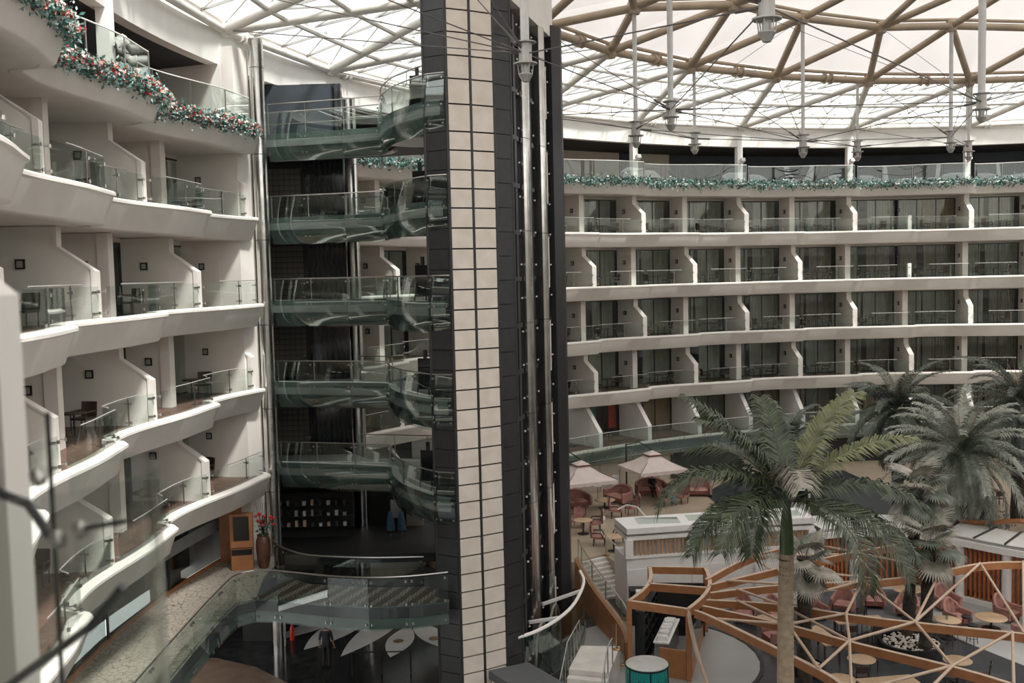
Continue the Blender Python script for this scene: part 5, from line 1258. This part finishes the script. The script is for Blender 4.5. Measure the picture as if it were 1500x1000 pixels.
o = MB().lathe([(.01, 0), (.15, .05), (.2, .2), (.15, .35), (.01, .4)], (11.1, 60.6, TZ + .95), 14).solo('globe_lamp', 'white_paint', 'white ball lamp above the pale sofa on the terrace', 'lamp', None, True)
MB().tube((11.1, 60.6, TZ), (11.1, 60.6, TZ + .97), .03, 6).build('pole', 'steel', o)
MB().path([(5.6, 54.0, 1.9), (6.1, 54.0, 2.15), (6.6, 53.4, 2.15), (6.9, 52.2, 1.9), (6.95, 51.8, 1.3)], .04, 7).solo('curved_rail', 'white_paint', 'white curved rail beside the crested chairs', 'rail', None, True)
b = MB().box(-1.2, 1.2, -.4, .4, .7, .75)
[b.box(x - .03, x + .03, y - .03, y + .03, 0, .7) for x in (-1.1, 1.1) for y in (-.35, .35)]
o = b.solo('long_table', 'wood_dark', 'dark long table in the shade behind the date palms', 'table'); o.location = (26.3, 56.0, 1.302)
for j in range(3): place(DC, (25.5 + j * .8, 55.2, 1.302), 0, '%s dark chair from the left at the shaded table behind the date palms' % ORD[j + 1], 'chairs at the shaded table')
# ================================================================== palms
def frond(b, az, elev, L, droop, nl, lw, ll, rnd, vee=.5, rw=.03, twist=0.):
    """pinnate frond: arching rachis with folded leaflets on both sides, base at origin"""
    P = []; d = Vector((math.cos(elev), 0, math.sin(elev))); p = Vector((0, 0, 0)); n = 14; e = elev
    for j in range(n + 1):
        P.append(p.copy()); e2 = elev - droop * (j / n) ** 1.4; p = p + Vector((math.cos(e2), 0, math.sin(e2))) * L / n
    R = Matrix.Rotation(az, 3, 'Z')
    T = lambda v: R @ v
    b.path([T(q) for q in P], [rw * (1 - .85 * j / n) for j in range(n + 1)], 5, cap=False)
    for j in range(nl):
        f = .12 + .88 * j / nl; g = f * n; h = min(int(g), n - 1); q = P[h].lerp(P[h + 1], g - h); tdir = (P[h + 1] - P[h]).normalized(); upn = Vector((-tdir.z, 0, tdir.x))
        le = ll * (math.sin(math.pi * (.12 + .8 * f)) ** .6) * rnd.uniform(.85, 1.1)
        for s in (-1, 1):
            a = vee + rnd.gauss(0, .12); fwd = .55 + .35 * f
            dr = (Vector((0, s, 0)) * math.cos(a) + upn * math.sin(a) + tdir * fwd).normalized()
            mid = q + dr * le * .5; tip = q + dr * le * .93 + Vector((0, 0, -le * (.28 + .2 * rnd.random())))
            wv = tdir * lw * .5
            b.poly([T(q - wv * .4), T(q + wv * .4), T(mid + wv), T(mid - wv)]); b.poly([T(mid - wv), T(mid + wv), T(tip)])
def frond_part(parent, base, az, elev, L, droop, nl, lw, ll, rnd, mt, **kw):
    b = MB(); frond(b, az, elev, L, droop, nl, lw, ll, rnd, **kw); o = b.build('frond', mt, parent, local=True); o.location = Vector(base) - parent.location; return o
def ringed_trunk(b, pts, rr, n=14, rough=0., rnd=random):
    P = smooth_path(pts, 10); m = len(P); rad = []
    for j in range(m):
        f = j / (m - 1) * (len(rr) - 1); i = min(int(f), len(rr) - 2); r = rr[i] + (rr[i + 1] - rr[i]) * (f - i); rad.append(r * (1 + (.03 if j % 2 else -.01)) + rough * rnd.uniform(-1, 1))
    b.path(P, rad, n)
# royal palm in front
rnd = random.Random(21)
rp = thing('royal_palm', 'tall royal palm with smooth ringed trunk and green crownshaft in front of the booth canopy', 'palm', (7.66, 28, 0.01))
b = MB(); ringed_trunk(b, [(7.66, 28, 0.01), (7.67, 28, 2.5), (7.68, 28, 5.0), (7.72, 28, 6.85)], [.26, .245, .225, .20]); b.build('trunk', 'bark_royal', rp, True)
b = MB()
for j in range(30): b.lathe([(.232 - .0011 * j, 0), (.242 - .0011 * j, .02), (.232 - .0011 * j, .04)], (7.67 + .0012 * j, 28, .4 + j * .215), 14, cap=False)
b.build('leaf_scars', 'bark_dark', rp, True)
b = MB(); b.path([(7.72, 28, 6.82), (7.72, 28, 7.3), (7.72, 28, 7.9), (7.72, 28, 8.45)], [.205, .20, .15, .07], 12); b.build('crownshaft', 'crownshaft', rp, True)
b = MB(); b.path([(7.72, 28, 8.3), (7.73, 28, 9.3), (7.75, 28, 10.0)], [.05, .03, .006], 6); b.build('spear_leaf', 'palm_lime', rp, True)
#       azimuth (deg, 0 = right, 90 = away, -90 = towards camera), elevation, length, droop, colour
RF = [(185, 40, 4.1, 1.9, 'palm_green'), (166, 58, 3.9, .55, 'palm_green'), (176, 66, 3.3, 1.0, 'palm_green'), (208, 15, 3.7, 1.5, 'palm_green'), (30, 62, 3.9, .75, 'palm_lime'), (8, 42, 4.0, .85, 'palm_lime'), (-6, 22, 4.1, 1.3, 'palm_green'), (-45, 8, 4.1, 1.5, 'palm_green'),
      (-68, 15, 4.2, 2.0, 'palm_green'), (-125, 25, 3.2, 2.1, 'palm_green'), (226, 22, 3.7, 1.6, 'palm_green'), (95, 70, 3.4, .9, 'palm_green'), (130, 45, 3.6, 1.3, 'palm_green'), (60, 45, 3.6, 1.2, 'palm_green'), (-92, 70, 2.4, 2.2, 'fan_green'), (-25, 2, 3.6, 1.0, 'palm_green'), (193, 5, 3.0, 1.0, 'palm_green'), (75, 25, 3.4, 1.2, 'palm_green'), (150, 30, 3.3, 1.2, 'palm_green')]
for az, el, L, dr, mt in RF: frond_part(rp, (7.72, 28, 8.35), math.radians(az), math.radians(el), L * 1.06, dr, 88, .06, .98, rnd, mt, vee=.22, rw=.035)
def date_palm(x, y, z, label, nf, L, mt, seed, tr=.32, dead=6):
    rnd = random.Random(seed); t = thing('date_palm', label, 'palm', (x, y, .01)); 
    b = MB(); ringed_trunk(b, [(x, y, .01), (x, y, z * .5), (x, y, z - .3)], [tr * 1.1, tr, tr * 1.1], 12, .03, rnd); b.build('trunk', 'bark_dark', t)
    for j in range(nf):
        f = (j + .5) / nf; el = 1.35 - 2.4 * f ** .95 + rnd.uniform(-.12, .12); az = j * 2.39996 + rnd.uniform(-.2, .2)
        frond_part(t, (x, y, z - .2), az, el, L * rnd.uniform(.85, 1.08), 1.0 + .55 * rnd.random(), 60, .055, .62, rnd, mt if rnd.random() < .8 else 'palm_deep', vee=.45, rw=.03)
    for j in range(dead): a = j * 1.1 + .3; b = MB(); b.path([(0, 0, 0), (.25 * math.cos(a), .25 * math.sin(a), 1.0), (.75 * math.cos(a), .75 * math.sin(a), 2.1)], [.04, .03, .01], 5); o = b.build('bare_stalk', 'slat_tan', t, local=True); o.location = (0, 0, z - .2)
date_palm(21.4, 55, 7.1, 'dark date palm rising before the balconies, left of the date palm group', 66, 3.5, 'palm_deep', 31)
date_palm(20.9, 46, 6.3, 'silvery date palm, nearest and largest of the date palm group', 78, 3.9, 'palm_silver', 32)
date_palm(26.8, 52, 7.7, 'dark date palm at the right edge, behind the silvery one', 66, 4.2, 'palm_deep', 33, .5)
date_palm(15.6, 55.5, 5.6, 'slender dark palm behind the royal palm crown', 22, 2.6, 'palm_deep', 34, .2, 0)
def fan_leaf(parent, base, az, el, pet, size, rnd, mt):
    b = MB(); R = Matrix.Rotation(az, 3, 'Z') @ Matrix.Rotation(-el, 3, 'Y'); tip = Vector((pet, 0, 0)); b.path([R @ Vector((0, 0, 0)), R @ (tip * .5 + Vector((0, 0, .06))), R @ tip], .016, 4)
    n = 30; til = Matrix.Rotation(rnd.uniform(.2, .7), 3, 'Y')
    for j in range(n):
        a = -2.3 + 4.6 * j / (n - 1); L = size * (1 - .22 * (abs(a) / 2.3) ** 2) * rnd.uniform(.9, 1.05); d = til @ Vector((math.cos(a), math.sin(a), 0)); s = til @ Vector((-math.sin(a), math.cos(a), 0)); up_ = til @ Vector((0, 0, 1)); w = .034 * size / .6
        m = tip + d * L * .55 + up_ * .02; e = tip + d * L * .97 - Vector((0, 0, L * .22)) 
        b.poly([R @ tip, R @ (m + s * w), R @ (m - s * w)]); b.poly([R @ (m + s * w), R @ e, R @ (m - s * w)])
    o = b.build('fan_leaf', mt, parent, local=True); o.location = Vector(base) - parent.location
def fan_palm(x, y, z, label, nl, seed, size=.75, tr=.17, x2=None):
    rnd = random.Random(seed); t = thing('fan_palm', label, 'palm', (x, y, .02)); x2 = x2 if x2 is not None else x
    b = MB(); ringed_trunk(b, [(x, y, .02), ((x + x2) / 2, y, z * .5), (x2, y, z - .1)], [tr * 1.15, tr * 1.05, tr * 1.3], 12, .035, rnd); b.build('trunk', 'bark_dark', t)
    b = MB()
    for j in range(140):
        zz = rnd.uniform(.15, z - .2); a = rnd.random() * 6.28; p = Vector((x + (x2 - x) * zz / z + tr * math.cos(a), y + tr * math.sin(a), zz)); o = Vector((math.cos(a), math.sin(a), .7)) * .13; s = Vector((-math.sin(a), math.cos(a), 0)) * .04; b.poly([p - s, p + s, p + o])
    tag(b.build('leaf_bases', 'bark_dark', t), kind='stuff')
    for j in range(nl):
        f = (j + .5) / nl; el = 1.25 - 1.9 * f + rnd.uniform(-.15, .15); fan_leaf(t, (x2, y, z - .15 - .5 * f), j * 2.39996, el, rnd.uniform(.55, .95), size * rnd.uniform(.85, 1.1), rnd, 'fan_green' if rnd.random() < .72 else 'palm_deep')
fan_palm(15.45, 37.0, 4.6, 'shaggy fan palm in the round planter, nearer of the pair', 20, 41, .8, .2, 15.6)
fan_palm(15.3, 38.4, 6.3, 'taller shaggy fan palm just behind the planter', 24, 42, .85, .2, 15.7)
fan_palm(10.0, 34.0, 5.0, 'shaggy fan palm hidden behind the royal palm trunk', 18, 43, .75, .22)
pl = thing('round_planter', 'round black planter filled with pale pebbles around the fan palms', 'planter', (15.2, 37.7, .02))
MB().lathe([(1.15, 0), (1.2, .05), (1.2, .42), (1.08, .42), (1.08, .33)], n=32, cap=False).build('wall', 'black_plain', pl, True, True)
b = MB(); rnd = random.Random(5)
for j in range(260):
    r_ = 1.05 * math.sqrt(rnd.random()); a = rnd.random() * 6.28; s = rnd.uniform(.04, .075); b.lathe([(s * .5, -s * .5), (s, 0), (s * .5, s * .5)], (r_ * math.cos(a), r_ * math.sin(a), .34 + rnd.uniform(0, .03)), 5)
tag(b.build('pebbles', 'chair_cream', pl, local=True), kind='stuff')
p2 = thing('round_planter', 'round black planter with pale pebbles behind the royal palm trunk', 'planter', (10.6, 34.4 + 1.4, .02))
MB().lathe([(.6, 0), (.62, .05), (.62, .42), (.54, .42), (.54, .33)], n=24, cap=False).build('wall', 'black_plain', p2, True, True)
b = MB()
for j in range(90):
    r_ = .5 * math.sqrt(rnd.random()); a = rnd.random() * 6.28; s = rnd.uniform(.04, .07); b.lathe([(s * .5, -s * .5), (s, 0), (s * .5, s * .5)], (r_ * math.cos(a), r_ * math.sin(a), .36), 5)
tag(b.build('pebbles', 'chair_cream', p2, local=True), kind='stuff')
def shrub(x, y, z, r, label, seed):
    rnd = random.Random(seed); t = thing('shrub', label, 'shrub', (x, y, z)); b = MB()
    pts = [Vector((x + rnd.gauss(0, r * .5), y + rnd.gauss(0, r * .4), z + abs(rnd.gauss(.3, .2)))) for _ in range(12)]; leafy(b, pts, .4, 700, .18, rnd); tag(b.build('foliage', 'palm_deep', t), kind='stuff')
    b = MB(); [b.tube((x, y, z), p, .02, 4) for p in pts[:6]]; b.build('stems', 'bark_dark', t)
shrub(24.2, 50.5, 1.302, 1.2, 'dark low shrub below the right-hand date palm', 3); shrub(26.8, 49.5, 1.302, 1.2, 'dark low shrub at the right edge behind the colonnade roof', 4)
# counter with a pale panel behind the royal palm crown
kt = thing('kiosk_panel', 'white kiosk panel with dark screen behind the royal palm', 'kiosk', (15.1, 52.0, 1.302))
MB().box(-.45, .45, -.2, .2, 0, 2.1).build('cabinet', 'white_paint', kt, local=True); MB().box(-.32, .32, -.22, -.2, 1.3, 1.9).build('screen', 'screen', kt, local=True)
# ================================================================== people
def skin_person(name, label, joints, bones, rad, loc, rz, paint, group=None):
    me = bpy.data.meshes.new('sk'); me.from_pydata([j for j in joints], bones, []); ob = bpy.data.objects.new('sk', me); COL.objects.link(ob)
    md = ob.modifiers.new('s', 'SKIN'); md.use_smooth_shade = True
    for i, v in enumerate(me.skin_vertices[0].data): v.radius = rad[i]; v.use_root = (i == 0)
    sb = ob.modifiers.new('d', 'SUBSURF'); sb.levels = 2; sb.render_levels = 2
    dg = bpy.context.evaluated_depsgraph_get(); m2 = bpy.data.meshes.new_from_object(ob.evaluated_get(dg)); bpy.data.objects.remove(ob)
    m2.materials.clear(); names = []
    for f in m2.polygons:
        mt = paint(f.center)
        if mt not in names: names.append(mt); m2.materials.append(MT[mt])
        f.material_index = names.index(mt); f.use_smooth = True
    t = thing('person', label, 'person', loc, rz, group); o = bpy.data.objects.new('body', m2); COL.objects.link(o); o.parent = t; m2.name = 'body'
    return t
J = [(0, 0, .95), (0, 0, 1.12), (0, -.01, 1.32), (0, -.01, 1.45), (0, .01, 1.53), (0, .02, 1.61), (0, .02, 1.70),
     (.18, 0, 1.42), (.25, -.01, 1.15), (.28, .06, .92), (.29, .09, .83), (-.18, 0, 1.42), (-.25, -.02, 1.15), (-.27, .03, .92), (-.28, .06, .83),
     (.10, 0, .90), (.11, .02, .50), (.11, -.02, .10), (.12, .12, .04), (-.10, 0, .90), (-.11, .05, .50), (-.12, -.04, .10), (-.13, .10, .04)]
BO = [(0, 1), (1, 2), (2, 3), (3, 4), (4, 5), (5, 6), (3, 7), (7, 8), (8, 9), (9, 10), (3, 11), (11, 12), (12, 13), (13, 14), (0, 15), (15, 16), (16, 17), (17, 18), (0, 19), (19, 20), (20, 21), (21, 22)]
RA_ = [(.17, .12), (.16, .11), (.19, .12), (.12, .1), (.055, .055), (.085, .095), (.06, .07), (.075, .07), (.052, .05), (.038, .035), (.035, .02), (.075, .07), (.052, .05), (.038, .035), (.035, .02), (.095, .1), (.065, .065), (.045, .045), (.045, .03), (.095, .1), (.065, .065), (.045, .045), (.045, .03)]
def paint_man(c):
    if c.z > 1.64 or (c.z > 1.55 and c.y < .0): return 'hair'
    if c.z > 1.49: return 'skin'
    if c.z < .09: return 'black_plain'
    if abs(c.x) > .21 and c.z < 1.12: return 'skin'
    return 'shirt_dark' if c.z > .93 else 'trousers'
man = skin_person('person', 'man in dark shirt standing in the lobby below the lowest bridge', J, BO, RA_, (-7.4, 37.35, .02), R(-8), paint_man)
def hand(par, p, d):
    for j in range(5):
        b = MB(); o = Vector((.018 * (j - 2), .0, 0)); L = (.055, .075, .08, .075, .06)[j]; q = Vector(p) + o
        if j == 0: b.path([q, q + Vector((-.03, .02, -.03)), q + Vector((-.035, .035, -.055))], [.011, .010, .008], 5)
        else: b.path([q, q + Vector(d) * L * .55, q + Vector(d) * L + Vector((0, .015, 0))], [.010, .009, .007], 5)
        b.build('finger', 'skin', par, True, True)
hand(man, (.29, .09, .82), (0, .1, -1)); hand(man, (-.28, .06, .82), (0, .1, -1))
JS = [(0, 0, .55), (0, -.03, .72), (0, -.05, .92), (0, -.05, 1.05), (0, -.03, 1.13), (0, -.01, 1.21), (0, -.01, 1.30),
      (.18, -.04, 1.02), (.25, .02, .78), (.18, .26, .70), (.13, .33, .69), (-.18, -.04, 1.02), (-.25, .02, .78), (-.18, .26, .70), (-.13, .33, .69),
      (.10, .05, .52), (.13, .45, .52), (.13, .44, .12), (.13, .56, .05), (-.10, .05, .52), (-.13, .45, .52), (-.14, .42, .12), (-.14, .54, .05)]
def seated(name, label, loc, rz, top, low):
    def pt(c):
        if c.z > 1.245 or (c.z > 1.15 and c.y < -.04): return 'hair'
        if c.z > 1.09: return 'skin'
        if c.z < .09: return 'black_plain'
        if c.y > .12 and c.z > .62 and abs(c.x) > .1: return 'skin'
        return top if c.z > .6 else low
    return skin_person(name, label, JS, BO, RA_, loc, rz, pt, None)
p1 = seated('person', 'seated person in patterned top and blue jeans on a crested chair under the parasol', (8.78, 57.05, TZ - .02), R(-70), 'shirt_print', 'jeans')
hand(p1, (.13, .33, .69), (0, 1, -.1)); hand(p1, (-.13, .33, .69), (0, 1, -.1))
p2_ = seated('person', 'seated person in dark top on the dark pink sofa under the right parasol', (8.35, 59.95, TZ - .06), R(190), 'shirt_dark', 'trousers')
hand(p2_, (.13, .33, .69), (0, 1, -.1)); hand(p2_, (-.13, .33, .69), (0, 1, -.1))
# ================================================================== near balcony at the left edge (out of focus)
nf = tag(empty('wall_near', (-1.6, 3, 12.8)), kind='structure')
MB().ext([(-1.47, 2.84, 12.0), (-1.47, 2.84, 14.97), (-1.95, 2.84, 15.38), (-1.95, 2.84, 15.42), (-2.6, 2.84, 15.42), (-2.6, 2.84, 12.0)], (0, .14, 0)).build('fin_wall', 'plaster', nf)
ng = thing('near_glass', 'blurred curved glass balustrade close to the camera at lower left', 'balustrade', (-1.15, 2.6, 12.9))
cv = [Vector((-1.30 + .33 * math.cos(a), 2.6 + .33 * math.sin(a))) for a in frange(-1.75, 1.65, 24)]
MB().shell([[V3(p, z) for p in cv] for z in (12.9, 13.6, 14.3, 14.5)], .012).build('curved_panel', 'glass_near', ng, True)
MB().shell([[Vector((-1.36, 2.3, z)), Vector((-1.75, 2.4, z))] for z in (12.9, 14.5)], .012).build('flat_panel', 'glass_near', ng)
MB().bar((-1.235, 2.62, 12.9), (-1.235, 2.62, 14.66), .008, .012).build('panel_edge', 'black_plain', ng)
MB().path([(-1.55, 2.9, 14.42), (-1.36, 2.62, 14.44), (-1.27, 2.56, 14.43), (-1.19, 2.5, 14.36)], .013, 8).build('fitting_arm', 'black_metal', ng, True)
for p in ((-1.17, 2.5, 14.35), (-1.12, 2.52, 14.37), (-1.24, 2.56, 14.5)): MB().lathe([(.006, -.02), (.024, -.01), (.024, .01), (.006, .02)], p, 12, R=Matrix.Rotation(1.2, 4, 'Y')).build('boss', 'steel', ng, True)
MB().tube((-1.12, 2.52, 14.37), (-.98, 2.47, 14.40), .007, 6).build('fitting_rod', 'black_metal', ng)
MB().path([(-1.62, 2.6, 13.75), (-1.3, 2.55, 13.98), (-1.1, 2.5, 14.12), (-.99, 2.45, 14.24)], .012, 8).build('handrail', 'steel_dark', ng, True)
# tiny fixings too small to pick apart
for o in bpy.data.objects:
    n = o.name.split('.')[0]
    if n in ('bolt', 'clamp', 'button', 'shaft_light', 'rod', 'flange', 'vent_trim', 'stems', 'leaves', 'red_flowers', 'leaf_scars'): o['kind'] = 'stuff'
